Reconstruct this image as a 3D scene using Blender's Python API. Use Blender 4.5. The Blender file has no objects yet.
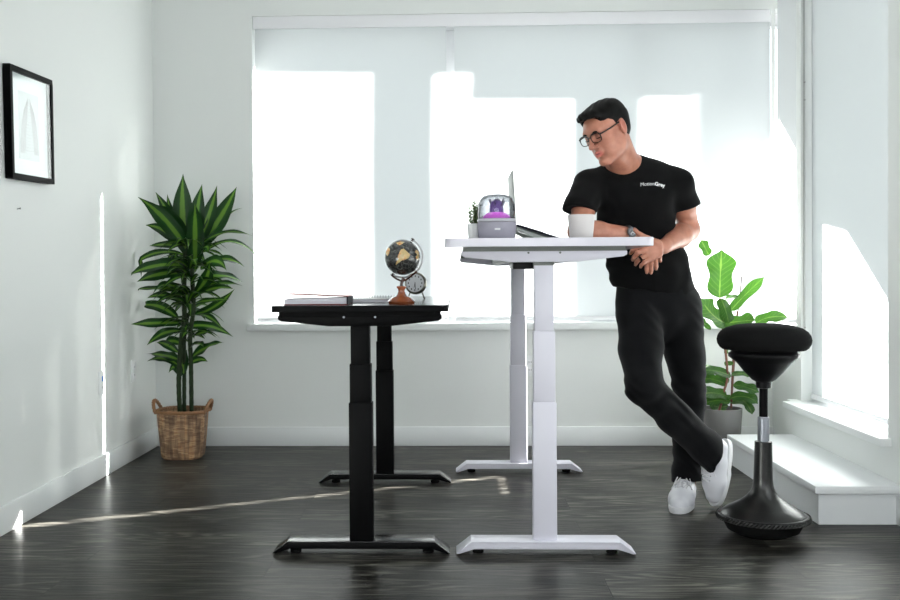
import bpy, bmesh, math, random
import numpy as np
from mathutils import Vector, Matrix, Euler
S = bpy.context.scene
C = S.collection
R = math.radians
# ------------------------------------------------------------------ camera
F = 1000.0
CAMZ = 0.98
cd = bpy.data.cameras.new('camera'); cam = bpy.data.objects.new('camera', cd); C.objects.link(cam)
S.camera = cam
cd.sensor_fit = 'HORIZONTAL'; cd.sensor_width = 36; cd.lens = 36*F/900
PPX, PPY = 424.0, 287.0
cd.shift_x = (450-PPX)/900; cd.shift_y = -(300-PPY)/900
cd.clip_start = .05
YAW, PITCH, ROLL = math.atan(31/F), math.atan(12/F), -0.0062
cam_rot = (Matrix.Rotation(YAW, 3, 'Z') @ Matrix.Rotation(math.pi/2-PITCH, 3, 'X') @ Matrix.Rotation(ROLL, 3, 'Z'))
cam.matrix_world = Matrix.Translation((0, 0, CAMZ)) @ cam_rot.to_4x4()
def ray(px, py): return cam_rot @ Vector(((px-PPX)/F, -(py-PPY)/F, -1))
O3 = Vector((0, 0, CAMZ))
def P(px, py, Y):
    d = ray(px, py); return O3 + d*(Y/d.y)
def PXp(px, py, X):
    d = ray(px, py); return O3 + d*(X/d.x)
def PZ(px, py, z=0.):
    d = ray(px, py); return O3 + d*((z-CAMZ)/d.z)
S.view_settings.view_transform = 'Standard'; S.view_settings.look = 'None'
S.view_settings.gamma = 1; S.view_settings.use_curve_mapping = False
S.cycles.use_denoising = True
S.cycles.max_bounces = 10; S.cycles.diffuse_bounces = 6; S.cycles.transparent_max_bounces = 12
S.cycles.transmission_bounces = 8; S.cycles.glossy_bounces = 4
S.cycles.caustics_reflective = False; S.cycles.caustics_refractive = False
S.cycles.sample_clamp_indirect = 6

# ------------------------------------------------------------------ materials
def mat(name, col, rough=.5, metal=0., spec=.5, bump=None, var=None, coat=0, sheen=0, **kw):
    """bump=(scale,strength[,stretch]) noise bump; var=(scale,amount) brightness variation of the pigment"""
    m = bpy.data.materials.new(name); m.use_nodes = True
    nt = m.node_tree; b = nt.nodes['Principled BSDF']
    b.inputs['Base Color'].default_value = (*col, 1); b.inputs['Roughness'].default_value = rough
    b.inputs['Metallic'].default_value = metal; b.inputs['Specular IOR Level'].default_value = spec
    b.inputs['Coat Weight'].default_value = coat; b.inputs['Sheen Weight'].default_value = sheen
    for k, v in kw.items(): b.inputs[k.replace('_', ' ')].default_value = v
    tc = nt.nodes.new('ShaderNodeTexCoord')
    if var:
        n = nt.nodes.new('ShaderNodeTexNoise'); n.inputs['Scale'].default_value = var[0]; n.inputs['Detail'].default_value = 6
        nt.links.new(tc.outputs['Object'], n.inputs['Vector'])
        r = nt.nodes.new('ShaderNodeMapRange'); r.inputs['To Min'].default_value = 1-var[1]; r.inputs['To Max'].default_value = 1+var[1]
        nt.links.new(n.outputs['Fac'], r.inputs['Value'])
        mx = nt.nodes.new('ShaderNodeVectorMath'); mx.operation = 'SCALE'; mx.inputs[0].default_value = col
        nt.links.new(r.outputs['Result'], mx.inputs['Scale']); nt.links.new(mx.outputs['Vector'], b.inputs['Base Color'])
    if bump:
        n = nt.nodes.new('ShaderNodeTexNoise'); n.inputs['Scale'].default_value = bump[0]; n.inputs['Detail'].default_value = 4
        nt.links.new(tc.outputs['Object'], n.inputs['Vector'])
        bp = nt.nodes.new('ShaderNodeBump'); bp.inputs['Strength'].default_value = bump[1]; bp.inputs['Distance'].default_value = .002 if len(bump) < 3 else bump[2]
        nt.links.new(n.outputs['Fac'], bp.inputs['Height']); nt.links.new(bp.outputs['Normal'], b.inputs['Normal'])
    return m
def N(nt, typ, **kw):
    n = nt.nodes.new('ShaderNode'+typ)
    for k, v in kw.items():
        if hasattr(n, k): setattr(n, k, v)
        else: n.inputs[k].default_value = v
    return n
def ramp(nt, pts):
    n = nt.nodes.new('ShaderNodeValToRGB'); e = n.color_ramp.elements
    while len(e) < len(pts): e.new(.5)
    for q, (p, c) in zip(e, pts): q.position = p; q.color = (*c, 1)
    return n
MT = {}
MT['wall'] = mat('wall_paint', (.72, .74, .725), .6, bump=(180, .05), var=(.6, .012))
MT['ceiling'] = mat('ceiling_paint', (.8, .8, .8), .8)
MT['trim'] = mat('trim_paint', (.76, .78, .78), .4, var=(1, .01))
MT['step'] = mat('step_paint', (.77, .79, .80), .38, bump=(60, .04))
MT['frame_white'] = mat('window_frame_white', (.8, .8, .82), .4)
MT['white'] = mat('white_powder_coat', (.62, .61, .68), .35, spec=.4, bump=(900, .04, .0005))
MT['deskwhite'] = mat('white_laminate', (.60, .585, .65), .16, spec=.5)
MT['greyrail'] = mat('grey_steel_rail', (.10, .11, .10), .5)
MT['black'] = mat('black_powder_coat', (.0015, .0015, .0018), .5, spec=.06)
MT['blacktop'] = mat('black_laminate', (.003, .0033, .0036), .14, spec=.5)
MT['blackgloss'] = mat('black_satin_coat', (.002, .002, .002), .22, spec=.4)
MT['blackplastic'] = mat('black_plastic', (.003, .003, .0035), .38, spec=.15)
MT['rubber'] = mat('black_rubber', (.003, .003, .003), .8, spec=.1)
MT['chrome'] = mat('brushed_silver', (.6, .6, .62), .3, 1)
MT['piston'] = mat('grey_piston', (.22, .23, .26), .35, .6)
MT['soil'] = mat('dark_soil', (.03, .02, .012), .95, bump=(60, 1, .01))

def floor_mat():
    m = bpy.data.materials.new('dark_oak_planks'); m.use_nodes = True; nt = m.node_tree; L = nt.links.new
    b = nt.nodes['Principled BSDF']; tc = N(nt, 'TexCoord')
    mp = N(nt, 'Mapping'); mp.inputs['Location'].default_value = (.63, .011, 0); L(tc.outputs['Object'], mp.inputs['Vector'])
    br = N(nt, 'TexBrick'); br.offset = .37; br.offset_frequency = 2; br.squash = 1
    br.inputs['Scale'].default_value = 1; br.inputs['Brick Width'].default_value = 1.75; br.inputs['Row Height'].default_value = .19
    br.inputs['Mortar Size'].default_value = .0022; br.inputs['Mortar Smooth'].default_value = .3
    br.inputs['Color1'].default_value = (0, 0, 0, 1); br.inputs['Color2'].default_value = (1, 1, 1, 1); br.inputs['Mortar'].default_value = (.5, .5, .5, 1)
    L(mp.outputs['Vector'], br.inputs['Vector'])
    # grain, shifted per plank
    off = N(nt, 'VectorMath', operation='SCALE'); off.inputs['Scale'].default_value = 23.7
    L(br.outputs['Color'], off.inputs[0])
    add = N(nt, 'VectorMath', operation='ADD'); L(mp.outputs['Vector'], add.inputs[0]); L(off.outputs['Vector'], add.inputs[1])
    st = N(nt, 'Mapping'); st.inputs['Scale'].default_value = (1.3, 13, 1); L(add.outputs['Vector'], st.inputs['Vector'])
    n1 = N(nt, 'TexNoise'); n1.inputs['Scale'].default_value = 2.2; n1.inputs['Detail'].default_value = 9; n1.inputs['Roughness'].default_value = .65; n1.inputs['Distortion'].default_value = 1.4
    L(st.outputs['Vector'], n1.inputs['Vector'])
    st2 = N(nt, 'Mapping'); st2.inputs['Scale'].default_value = (9, 75, 1); L(add.outputs['Vector'], st2.inputs['Vector'])
    n2 = N(nt, 'TexNoise'); n2.inputs['Scale'].default_value = 2; n2.inputs['Detail'].default_value = 4; L(st2.outputs['Vector'], n2.inputs['Vector'])
    st3 = N(nt, 'Mapping'); st3.inputs['Scale'].default_value = (.9, 6.5, 1); L(add.outputs['Vector'], st3.inputs['Vector'])
    n3 = N(nt, 'TexNoise'); n3.inputs['Scale'].default_value = 1.0; n3.inputs['Detail'].default_value = 2; n3.inputs['Roughness'].default_value = .4; L(st3.outputs['Vector'], n3.inputs['Vector'])
    mu = N(nt, 'Math', operation='MULTIPLY'); mu.inputs[1].default_value = 95; L(n3.outputs['Fac'], mu.inputs[0])
    sn = N(nt, 'Math', operation='SINE'); L(mu.outputs[0], sn.inputs[0])
    wv = N(nt, 'MapRange'); wv.inputs['From Min'].default_value = -1; wv.inputs['From Max'].default_value = 1; wv.inputs['To Min'].default_value = .2; wv.inputs['To Max'].default_value = .75; L(sn.outputs[0], wv.inputs['Value'])
    m1 = N(nt, 'Mix', data_type='FLOAT'); m1.inputs[0].default_value = .13; L(n1.outputs['Fac'], m1.inputs[2]); L(n2.outputs['Fac'], m1.inputs[3])
    m2 = N(nt, 'Mix', data_type='FLOAT'); m2.inputs[0].default_value = .24; L(m1.outputs[0], m2.inputs[2]); L(wv.outputs[0], m2.inputs[3])
    cr = ramp(nt, [(.38, (.0025, .0024, .0021)), (.5, (.019, .018, .0155)), (.61, (.085, .081, .07))]); L(m2.outputs[0], cr.inputs['Fac'])
    tint = N(nt, 'MapRange'); tint.inputs['To Min'].default_value = .5; tint.inputs['To Max'].default_value = 1.7; L(br.outputs['Color'], tint.inputs['Value'])
    sc = N(nt, 'VectorMath', operation='SCALE'); L(cr.outputs['Color'], sc.inputs[0]); L(tint.outputs['Result'], sc.inputs['Scale'])
    mm = N(nt, 'Mix', data_type='RGBA'); L(br.outputs['Fac'], mm.inputs[0]); L(sc.outputs['Vector'], mm.inputs[6]); mm.inputs[7].default_value = (.004, .004, .004, 1)
    L(mm.outputs[2], b.inputs['Base Color'])
    rr = N(nt, 'MapRange'); rr.inputs['To Min'].default_value = .22; rr.inputs['To Max'].default_value = .46; L(m2.outputs[0], rr.inputs['Value']); L(rr.outputs['Result'], b.inputs['Roughness'])
    b.inputs['Specular IOR Level'].default_value = .06
    hs = N(nt, 'Math', operation='SUBTRACT'); L(m2.outputs[0], hs.inputs[0]); L(br.outputs['Fac'], hs.inputs[1])
    bp = N(nt, 'Bump'); bp.inputs['Strength'].default_value = .6; bp.inputs['Distance'].default_value = .003; L(hs.outputs[0], bp.inputs['Height']); L(bp.outputs['Normal'], b.inputs['Normal'])
    return m
MT['floor'] = floor_mat()

def blind_mat():
    m = bpy.data.materials.new('roller_blind_fabric'); m.use_nodes = True; nt = m.node_tree; L = nt.links.new
    nt.nodes.remove(nt.nodes['Principled BSDF']); out = nt.nodes['Material Output']
    d = N(nt, 'BsdfDiffuse'); d.inputs['Color'].default_value = (.72, .74, .74, 1)
    t = N(nt, 'BsdfTranslucent'); t.inputs['Color'].default_value = (.49, .51, .515, 1)
    tr = N(nt, 'BsdfTransparent'); tr.inputs['Color'].default_value = (1, 1, 1, 1)
    a = N(nt, 'MixShader'); a.inputs[0].default_value = .5; L(d.outputs[0], a.inputs[1]); L(t.outputs[0], a.inputs[2])
    c = N(nt, 'MixShader'); c.inputs[0].default_value = .006; L(a.outputs[0], c.inputs[1]); L(tr.outputs[0], c.inputs[2])
    L(c.outputs[0], out.inputs['Surface']); return m
MT['blind'] = blind_mat()
def glass_mat(name='window_glass', tint=(.96, .98, .98)):
    m = bpy.data.materials.new(name); m.use_nodes = True; nt = m.node_tree; L = nt.links.new
    nt.nodes.remove(nt.nodes['Principled BSDF']); out = nt.nodes['Material Output']
    g = N(nt, 'BsdfGlossy'); g.inputs['Roughness'].default_value = .02
    tr = N(nt, 'BsdfTransparent'); tr.inputs['Color'].default_value = (*tint, 1)
    ge = N(nt, 'NewGeometry'); dt = N(nt, 'VectorMath', operation='DOT_PRODUCT'); L(ge.outputs['Incoming'], dt.inputs[0]); L(ge.outputs['Normal'], dt.inputs[1])
    ab = N(nt, 'Math', operation='ABSOLUTE'); L(dt.outputs['Value'], ab.inputs[0])
    om = N(nt, 'Math', operation='SUBTRACT'); om.inputs[0].default_value = 1; L(ab.outputs[0], om.inputs[1])
    pw = N(nt, 'Math', operation='POWER'); L(om.outputs[0], pw.inputs[0]); pw.inputs[1].default_value = 5
    fr = N(nt, 'MapRange'); fr.inputs['To Min'].default_value = .03; fr.inputs['To Max'].default_value = .9; L(pw.outputs[0], fr.inputs['Value'])
    a = N(nt, 'MixShader'); L(fr.outputs[0], a.inputs[0]); L(tr.outputs[0], a.inputs[1]); L(g.outputs[0], a.inputs[2]); L(a.outputs[0], out.inputs['Surface']); return m
MT['glass'] = glass_mat()

# ------------------------------------------------------------------ mesh helpers
def BM(): return bmesh.new()
def wloc(o):
    v = Vector((0, 0, 0))
    while o is not None: v += o.location; o = o.parent
    return v
def build(name, bm, m, parent=None, bevel=0, smooth=False, seg=2, angle=35, local=False):
    if bevel:
        bmesh.ops.remove_doubles(bm, verts=bm.verts, dist=1e-6)
        ed = [e for e in bm.edges if len(e.link_faces) == 2 and e.calc_face_angle(0) > R(30)]
        bmesh.ops.bevel(bm, geom=ed, offset=bevel, segments=seg, affect='EDGES', profile=.5, clamp_overlap=True)
    bmesh.ops.recalc_face_normals(bm, faces=bm.faces)
    if parent is not None and not local:
        bmesh.ops.translate(bm, verts=bm.verts, vec=-wloc(parent))
    me = bpy.data.meshes.new(name); bm.to_mesh(me); bm.free()
    ms = m if isinstance(m, (list, tuple)) else [m]
    for q in ms: me.materials.append(MT[q] if isinstance(q, str) else q)
    if smooth or bevel:
        me.shade_smooth()
        if angle < 180: me.set_sharp_from_angle(angle=R(angle))
    o = bpy.data.objects.new(name, me); C.objects.link(o)
    if parent is not None: o.parent = parent
    return o
def box(bm, x0, x1, y0, y1, z0, z1, M4=None, mi=0):
    vs = [bm.verts.new((x, y, z)) for x in (x0, x1) for y in (y0, y1) for z in (z0, z1)]
    fs = []
    for f in ((0, 1, 3, 2), (4, 6, 7, 5), (0, 4, 5, 1), (2, 3, 7, 6), (0, 2, 6, 4), (1, 5, 7, 3)):
        q = bm.faces.new([vs[i] for i in f]); q.material_index = mi; fs.append(q)
    if M4 is not None: bmesh.ops.transform(bm, matrix=M4, verts=vs)
    return vs
def prism(bm, pts, axis, a0, a1, M4=None, mi=0):
    """polygon pts (2D) extruded along axis 'x','y','z' from a0 to a1"""
    def v(p, a):
        return (a, p[0], p[1]) if axis == 'x' else (p[0], a, p[1]) if axis == 'y' else (p[0], p[1], a)
    A = [bm.verts.new(v(p, a0)) for p in pts]; B = [bm.verts.new(v(p, a1)) for p in pts]; n = len(pts)
    fs = [bm.faces.new(A), bm.faces.new(B[::-1])]
    for i in range(n): fs.append(bm.faces.new([A[i], B[i], B[(i+1) % n], A[(i+1) % n]]))
    for f in fs: f.material_index = mi
    if M4 is not None: bmesh.ops.transform(bm, matrix=M4, verts=A+B)
    return A+B
def lathe(bm, prof, c=(0, 0, 0), n=40, M4=None, mi=0, sx=1, sy=1, power=None, closed=False):
    rings = []
    for r, z in prof:
        ring = []
        for i in range(n):
            a = 2*math.pi*i/n; ca, sa = math.cos(a), math.sin(a)
            if power:
                k = (abs(ca)**power+abs(sa)**power)**(-1/power); ca *= k; sa *= k
            ring.append(bm.verts.new((c[0]+r*ca*sx, c[1]+r*sa*sy, c[2]+z)))
        rings.append(ring)
    for a, b in zip(rings, rings[1:]):
        for i in range(n):
            f = bm.faces.new([a[i], a[(i+1) % n], b[(i+1) % n], b[i]]); f.material_index = mi
    if closed:
        a, b = rings[-1], rings[0]
        for i in range(n):
            f = bm.faces.new([a[i], a[(i+1) % n], b[(i+1) % n], b[i]]); f.material_index = mi
    else:
        for ring in (rings[0], rings[-1]):
            f = bm.faces.new(ring); f.material_index = mi
    vs = [v for r_ in rings for v in r_]
    if M4 is not None: bmesh.ops.transform(bm, matrix=M4, verts=vs)
    return vs
def tube(bm, pts, rad, n=10, cap=True, mi=0, closed=False):
    pts = [Vector(p) for p in pts]; m = len(pts)
    rads = rad if isinstance(rad, (list, tuple)) else [rad]*m
    rings = []; prev = None
    for i, p in enumerate(pts):
        if closed: t = (pts[(i+1) % m]-pts[i-1])
        else: t = pts[min(i+1, m-1)]-pts[max(i-1, 0)]
        t.normalize()
        if prev is None:
            u = t.orthogonal().normalized()
        else:
            u = prev - t*prev.dot(t); u.normalize()
        prev = u; w = t.cross(u)
        rings.append([bm.verts.new(p+(u*math.cos(2*math.pi*k/n)+w*math.sin(2*math.pi*k/n))*rads[i]) for k in range(n)])
    pr = list(zip(rings, rings[1:])) + ([(rings[-1], rings[0])] if closed else [])
    for a, b in pr:
        for k in range(n):
            f = bm.faces.new([a[k], a[(k+1) % n], b[(k+1) % n], b[k]]); f.material_index = mi
    if cap and not closed:
        for r_ in (rings[0], rings[-1]):
            f = bm.faces.new(r_); f.material_index = mi
def ball(bm, c, r, n=20, scale=(1, 1, 1), mi=0):
    q = bmesh.ops.create_uvsphere(bm, u_segments=n, v_segments=max(6, n//2), radius=r)
    for v in q['verts']: v.co = Vector((v.co.x*scale[0], v.co.y*scale[1], v.co.z*scale[2]))+Vector(c)
    if mi:
        for f in {f for v in q['verts'] for f in v.link_faces}: f.material_index = mi
    return q['verts']
def grid(bm, fn, nu, nv, mi=0, uvl=None, closeu=False):
    g = [[bm.verts.new(fn(i/nu, j/nv)) for j in range(nv+1)] for i in range(nu+(0 if closeu else 1))]
    m = len(g)
    for i in range(nu):
        for j in range(nv):
            ii = (i+1) % m if closeu else i+1
            f = bm.faces.new([g[i][j], g[ii][j], g[ii][j+1], g[i][j+1]]); f.material_index = mi
            if uvl is not None:
                for l, (u, v) in zip(f.loops, ((i/nu, j/nv), ((i+1)/nu, j/nv), ((i+1)/nu, (j+1)/nv), (i/nu, (j+1)/nv))): l[uvl].uv = (u, v)
    return g
def thing(name, label, cat, loc=(0, 0, 0), group=None):
    o = bpy.data.objects.new(name, None); C.objects.link(o); o.location = loc; o.empty_display_size = .1
    o['label'] = label; o['category'] = cat
    if group: o['group'] = group
    return o
def tag(o, label, cat, group=None):
    o['label'] = label; o['category'] = cat
    if group: o['group'] = group
    return o
def struct(name, bm, m, parent=None, label=None, **kw):
    o = build(name, bm, m, parent, **kw)
    if parent is None: o['kind'] = 'structure'
    if label: o['label'] = label; 
    return o
def smoothpath(pts, n=8):
    """Catmull-Rom through the points"""
    pts = [Vector(p) for p in pts]; out = []
    q = [pts[0]*2-pts[1]]+pts+[pts[-1]*2-pts[-2]]
    for i in range(1, len(q)-2):
        for k in range(n):
            t = k/n; a, b, c, d = q[i-1:i+3]
            out.append(.5*((2*b)+(c-a)*t+(2*a-5*b+4*c-d)*t*t+(3*b-a-3*c+d)*t**3))
    out.append(pts[-1]); return out
# ------------------------------------------------------------------ room
XL, XR, YB, YF, ZC = -1.735, 1.72, 5.73, -1.8, 2.75
SUN = Vector((1, .512, .446)).normalized()
b = BM(); box(b, XL-.2, 2.3, YF-.2, YB+.2, -.1, 0); struct('floor', b, 'floor', label='dark grey-brown oak plank floor')
b = BM(); box(b, XL-.2, 2.3, YF-.2, YB+.24, ZC, ZC+.1); struct('ceiling', b, 'ceiling')
b = BM(); box(b, XL-.12, XL, YF-.1, YB+.22, 0, ZC); struct('wall_left', b, 'wall')
# back wall round the wide window
WX0, WX1 = P(253, 170, YB).x, 1.797
WZ0, WZ1 = .665, P(450, 13.5, YB).z
b = BM()
box(b, XL, WX0, YB, YB+.22, 0, ZC)
box(b, WX0, WX1, YB, YB+.22, 0, WZ0)
box(b, WX0, WX1, YB, YB+.22, WZ1, ZC)
prism(b, [(WX1, YB), (1.817, YB), (1.817, YB+.02)], 'z', WZ0, WZ1)
box(b, WX1, 1.99, YB, YB+.22, 0, WZ0); box(b, WX1, 1.99, YB, YB+.22, WZ1, ZC)
struct('wall_back', b, 'wall')
# right wall, low window box and niche behind it
RY0, RY1 = 4.03, 5.18; RZ0, RZ1 = .322, 2.60
b = BM()
box(b, XR, 2.0, YF-.1, 1.5, 0, ZC); box(b, XR, 2.0, 3.5, RY0, 0, ZC); box(b, XR, 2.0, 1.5, 3.5, 0, .34); box(b, XR, 2.0, 1.5, 3.5, 2.5, ZC)
box(b, XR, 1.95, RY0, RY1, 0, RZ0-.03); box(b, XR, 1.95, RY0, RY1, RZ1, ZC)
box(b, XR, 2.15, RY1, RY1+.07, 0, RZ0); box(b, 1.772, 2.15, RY1, RY1+.07, RZ0, ZC)
box(b, 1.80, 1.99, RY1+.07, YB, 0, .70); box(b, 1.80, 1.99, RY1+.07, YB, 2.60, ZC)
struct('wall_right', b, 'wall')
# wall behind the camera with a wide window added to let in fill light
b = BM()
box(b, XL, -1.45, YF-.12, YF, 0, ZC); box(b, 1.5, XR, YF-.12, YF, 0, ZC)
box(b, -1.45, 1.5, YF-.12, YF, 0, .35); box(b, -1.45, 1.5, YF-.12, YF, 2.45, ZC)
struct('wall_front', b, 'wall')
b = BM()
for x0, x1, z0, z1 in ((-1.45, 1.5, .35, .41), (-1.45, 1.5, 2.39, 2.45), (-1.45, -1.39, .41, 2.39), (1.44, 1.5, .41, 2.39), (0, .05, .41, 2.39)):
    box(b, x0, x1, YF-.09, YF-.04, z0, z1)
w3 = struct('added_window_front', b, 'frame_white')
b = BM(); box(b, -1.39, 1.44, YF-.07, YF-.065, .41, 2.39); struct('pane', b, 'glass', w3)
b = BM()
for y0, y1, z0, z1 in ((1.5, 3.5, .34, .4), (1.5, 3.5, 2.44, 2.5), (1.5, 1.56, .4, 2.44), (3.44, 3.5, .4, 2.44), (2.47, 2.53, .4, 2.44)): box(b, 1.88, 1.94, y0, y1, z0, z1)
w4 = struct('added_window_right', b, 'frame_white')  # unseen window added to brighten the left wall
b = BM(); box(b, 1.908, 1.912, 1.56, 3.44, .4, 2.44); struct('pane', b, 'glass', w4)
# baseboards
BH = .11
def bboard(name, *boxes):
    b = BM()
    for q in boxes: box(b, *q)
    struct(name, b, 'trim', bevel=.004)
bboard('baseboard_left', (XL, XL+.014, YF, YB-.014, 0, BH))
bboard('baseboard_back', (XL, 1.80, YB-.014, YB, 0, BH))
bboard('baseboard_right', (XR-.014, XR, YF, 3.985, 0, BH))
# step in front of the low window
b = BM(); box(b, 1.408, XR, 3.924, 5.13, 0, .118); st = struct('trim_1', b, 'step', label='low white painted step under the right window')
b = BM(); box(b, 1.386, XR, 3.898, 5.155, .124, .155); box(b, 1.413, XR, 3.93, 5.125, .11, .126, mi=0); struct('tread', b, 'step', st, bevel=.004)
# window 1: sill, frame, mullions, pane
b = BM()
for x0, x1, z0, z1 in ((WX0, 1.965, WZ0, WZ0+.075), (WX0, 1.965, WZ1-.07, WZ1), (WX0, WX0+.05, WZ0+.075, WZ1-.07), (1.93, 1.965, WZ0+.075, WZ1-.07)):
    box(b, x0, x1, YB+.12, YB+.18, z0, z1)
for px in (450, 640):
    x = P(px, 170, YB+.12).x; box(b, x-.03, x+.03, YB+.12, YB+.18, WZ0+.075, WZ1-.07)
w1 = struct('window_1', b, 'frame_white', bevel=.003)
b = BM(); box(b, WX0+.05, 1.93, YB+.148, YB+.152, WZ0+.075, WZ1-.07); struct('pane', b, 'glass', w1)
b = BM(); box(b, WX0-.035, 1.99, YB-.045, YB+.12, .665, .705); struct('window_sill', b, 'trim', w1, bevel=.004)
b = BM()
for y0, y1, z0, z1 in ((RY0, RY1, RZ0, RZ0+.05), (RY0, RY1, RZ1-.05, RZ1), (RY0, RY0+.05, RZ0, RZ1), (RY1-.05, RY1, RZ0, RZ1)):
    box(b, 1.86, 1.91, y0, y1, z0, z1)
w2 = struct('window_2', b, 'frame_white')
b = BM(); box(b, 1.883, 1.887, RY0+.05, RY1-.05, RZ0+.05, RZ1-.05); struct('pane', b, 'glass', w2)
b = BM(); box(b, XR-.045, 1.86, RY0-.035, RY1-.001, RZ0-.032, RZ0)
struct('window_sill', b, 'trim', w2, bevel=.004)
# roller blinds
def blind(label, a, c, plane, z0, z1, cass_lo, axis):
    t = thing('roller_blind', label, 'blind', ((a+c)/2, plane, z1) if axis == 'y' else (plane, (a+c)/2, z1), 'white roller blinds')
    b = BM()
    if axis == 'y': grid(b, lambda u, v: (a+(c-a)*u, plane+.0016*math.sin(v*9), z0+(z1-.02-z0)*v), 2, 12)
    else: grid(b, lambda u, v: (plane, a+(c-a)*u, z0+(z1-.02-z0)*v), 2, 12)
    build('fabric', b, 'blind', t, smooth=True)
    b = BM()
    if axis == 'y': box(b, a, c, plane-.007, plane+.007, z0-.022, z0+.004)
    else: box(b, plane-.007, plane+.007, a, c, z0-.022, z0+.004)
    build('bottom_rail', b, 'frame_white', t, bevel=.003)
    return t
BY = YB+.022
blind('narrow white roller blind beside the corner, between the two big windows', RY1+.075, YB-.095, 1.80, .735, 2.58, 0, 'x')
g1 = P(447, 170, BY).x; g2 = P(455, 170, BY).x
t1 = blind('left white roller blind of the back window, behind the globe', WX0+.012, g1, BY, .735, WZ1-.02, 0, 'y')
t2 = blind('wide white roller blind of the back window, behind the person', g2, 1.7955, BY, .735, WZ1-.02, 0, 'y')
RBX = 1.82
t3 = blind('white roller blind of the tall right window above the low step', RY0+.02, 5.158, RBX, .360, RZ1-.02, 0, 'x')
b = BM(); box(b, WX0+.006, 1.792, YB+.003, BY-.006, P(450, 26, YB).z, WZ1-.001)
c_ = build('blind_cassette', b, 'frame_white', None, bevel=.003); tag(c_, 'long white blind cassette along the top of the back window', 'blind cassette')
# bead chain at the right blind
b = BM()
x = 1.785
for s in (-.008, .008):
    tube(b, [(x, RY1-.012+s, .62), (x, RY1-.012+s, RZ1-.03)], .0016, 6)
tube(b, [(x, RY1-.012+.008*math.cos(a), .62+.008*math.sin(a)) for a in [math.pi+math.pi*k/8 for k in range(9)]], .0016, 6)
for zz in (.7, 1.86, 1.95): ball(b, (x, RY1-.020, zz), .005, 8)
build('bead_chain', b, mat('bead_chain_grey', (.35, .35, .34), .5), t3)
# power outlets
def outlet(label, M4, marks=None):
    t = thing('power_outlet', label, 'outlet', M4.translation, 'wall outlets')
    def tr(bm): bmesh.ops.transform(bm, matrix=M4, verts=bm.verts); return bm
    b = BM(); box(b, -.036, .036, 0, .006, -.058, .058); build('cover_plate', tr(b), 'trim', t, bevel=.002)
    for z in (-.022, .022):
        b = BM(); box(b, -.017, .017, .006, .008, z-.014, z+.014); s = build('socket', tr(b), 'frame_white', t, bevel=.001)
        b = BM()
        for x in (-.006, .006): box(b, x-.0012, x+.0012, .0078, .0084, z-.004, z+.006)
        build('slot', tr(b), 'blackplastic', s)
    if marks:
        b = BM(); box(b, -.012, .008, .008, .0095, .008, .034); build('night_light', tr(b), marks, t, bevel=.001)
def onleft(px, py):
    p = PXp(px, py, XL); return Matrix.Translation(p) @ Matrix.Rotation(R(-90), 4, 'Z')
outlet('small outlet on the left wall beside the sun streak, with a blue mark', onleft(101, 383), mat('blue_plastic', (.02, .18, .6), .4))
outlet('small white outlet low on the left wall, just left of the wicker basket', onleft(133, 371))
outlet('white outlet low on the back wall, right of the rear white desk leg', Matrix.Translation(P(530, 366, YB)) @ Matrix.Rotation(R(180), 4, 'Z'))
# nail
p = PXp(17, 209, XL); b = BM(); tube(b, [p, p+Vector((.012, 0, .002))], .002, 8); tube(b, [p+Vector((.012, 0, .002)), p+Vector((.014, 0, .002))], .004, 8)
tag(build('nail', b, 'greyrail'), 'tiny bare nail in the left wall below the picture', 'nail')
# picture frame
ctr = Vector((XL, 4.010, 1.590))
pf = thing('picture_frame', 'black framed faint sketch hanging on the left wall', 'picture frame', ctr)
M4 = Matrix.Translation(ctr) @ Matrix.Rotation(R(1.8), 4, 'X') @ Matrix.Rotation(R(90), 4, 'Z')   # local x along +Y, local -y = +X
M4 = Matrix.Translation(ctr) @ Matrix.Rotation(R(1.8), 4, 'X')
hw, hh, fw = .203, .2205, .021
b = BM()
for y0, y1, z0, z1 in ((-hw, hw, hh-fw, hh), (-hw, hw, -hh, -hh+fw), (-hw, -hw+fw, -hh+fw, hh-fw), (hw-fw, hw, -hh+fw, hh-fw)):
    box(b, .001, .032, y0, y1, z0, z1)
bmesh.ops.transform(b, matrix=M4, verts=b.verts); build('frame', b, 'black', pf, bevel=.002)
b = BM(); box(b, .004, .012, -hw+fw, hw-fw, -hh+fw, hh-fw); bmesh.ops.transform(b, matrix=M4, verts=b.verts); build('mat_board', b, mat('mat_board', (.86, .87, .87), .6), pf)
def sketch_mat():
    m = mat('pencil_sketch', (.7, .71, .71), .7, var=(14, .04)); return m
b = BM(); box(b, .012, .0135, -.095, .095, -.135, .135); bmesh.ops.transform(b, matrix=M4, verts=b.verts); pr = build('print', b, sketch_mat(), pf)
b = BM()
def sk(pts, w=.0016): tube(b, [(.0142, y, z) for y, z in pts], w, 4)
rnd = random.Random(5)
for s in (-1, 1):
    for k in range(7): sk([(s*(.008+k*.006), .115-k*.008), (s*(.03+k*.007), 0), (s*(.045+k*.0065), -.11)], .0007)
for k in range(16):
    z = .10-k*.013; w = .012+k*.0035; sk([(-w, z), (0, z-.004), (w, z)], .0007)
bmesh.ops.transform(b, matrix=M4, verts=b.verts); build('sketch_lines', b, mat('pencil_pink', (.52, .48, .49), .8), pr)
b = BM(); box(b, .0275, .029, -hw+fw, hw-fw, -hh+fw, hh-fw); bmesh.ops.transform(b, matrix=M4, verts=b.verts); build('glazing', b, 'glass', pf)

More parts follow.
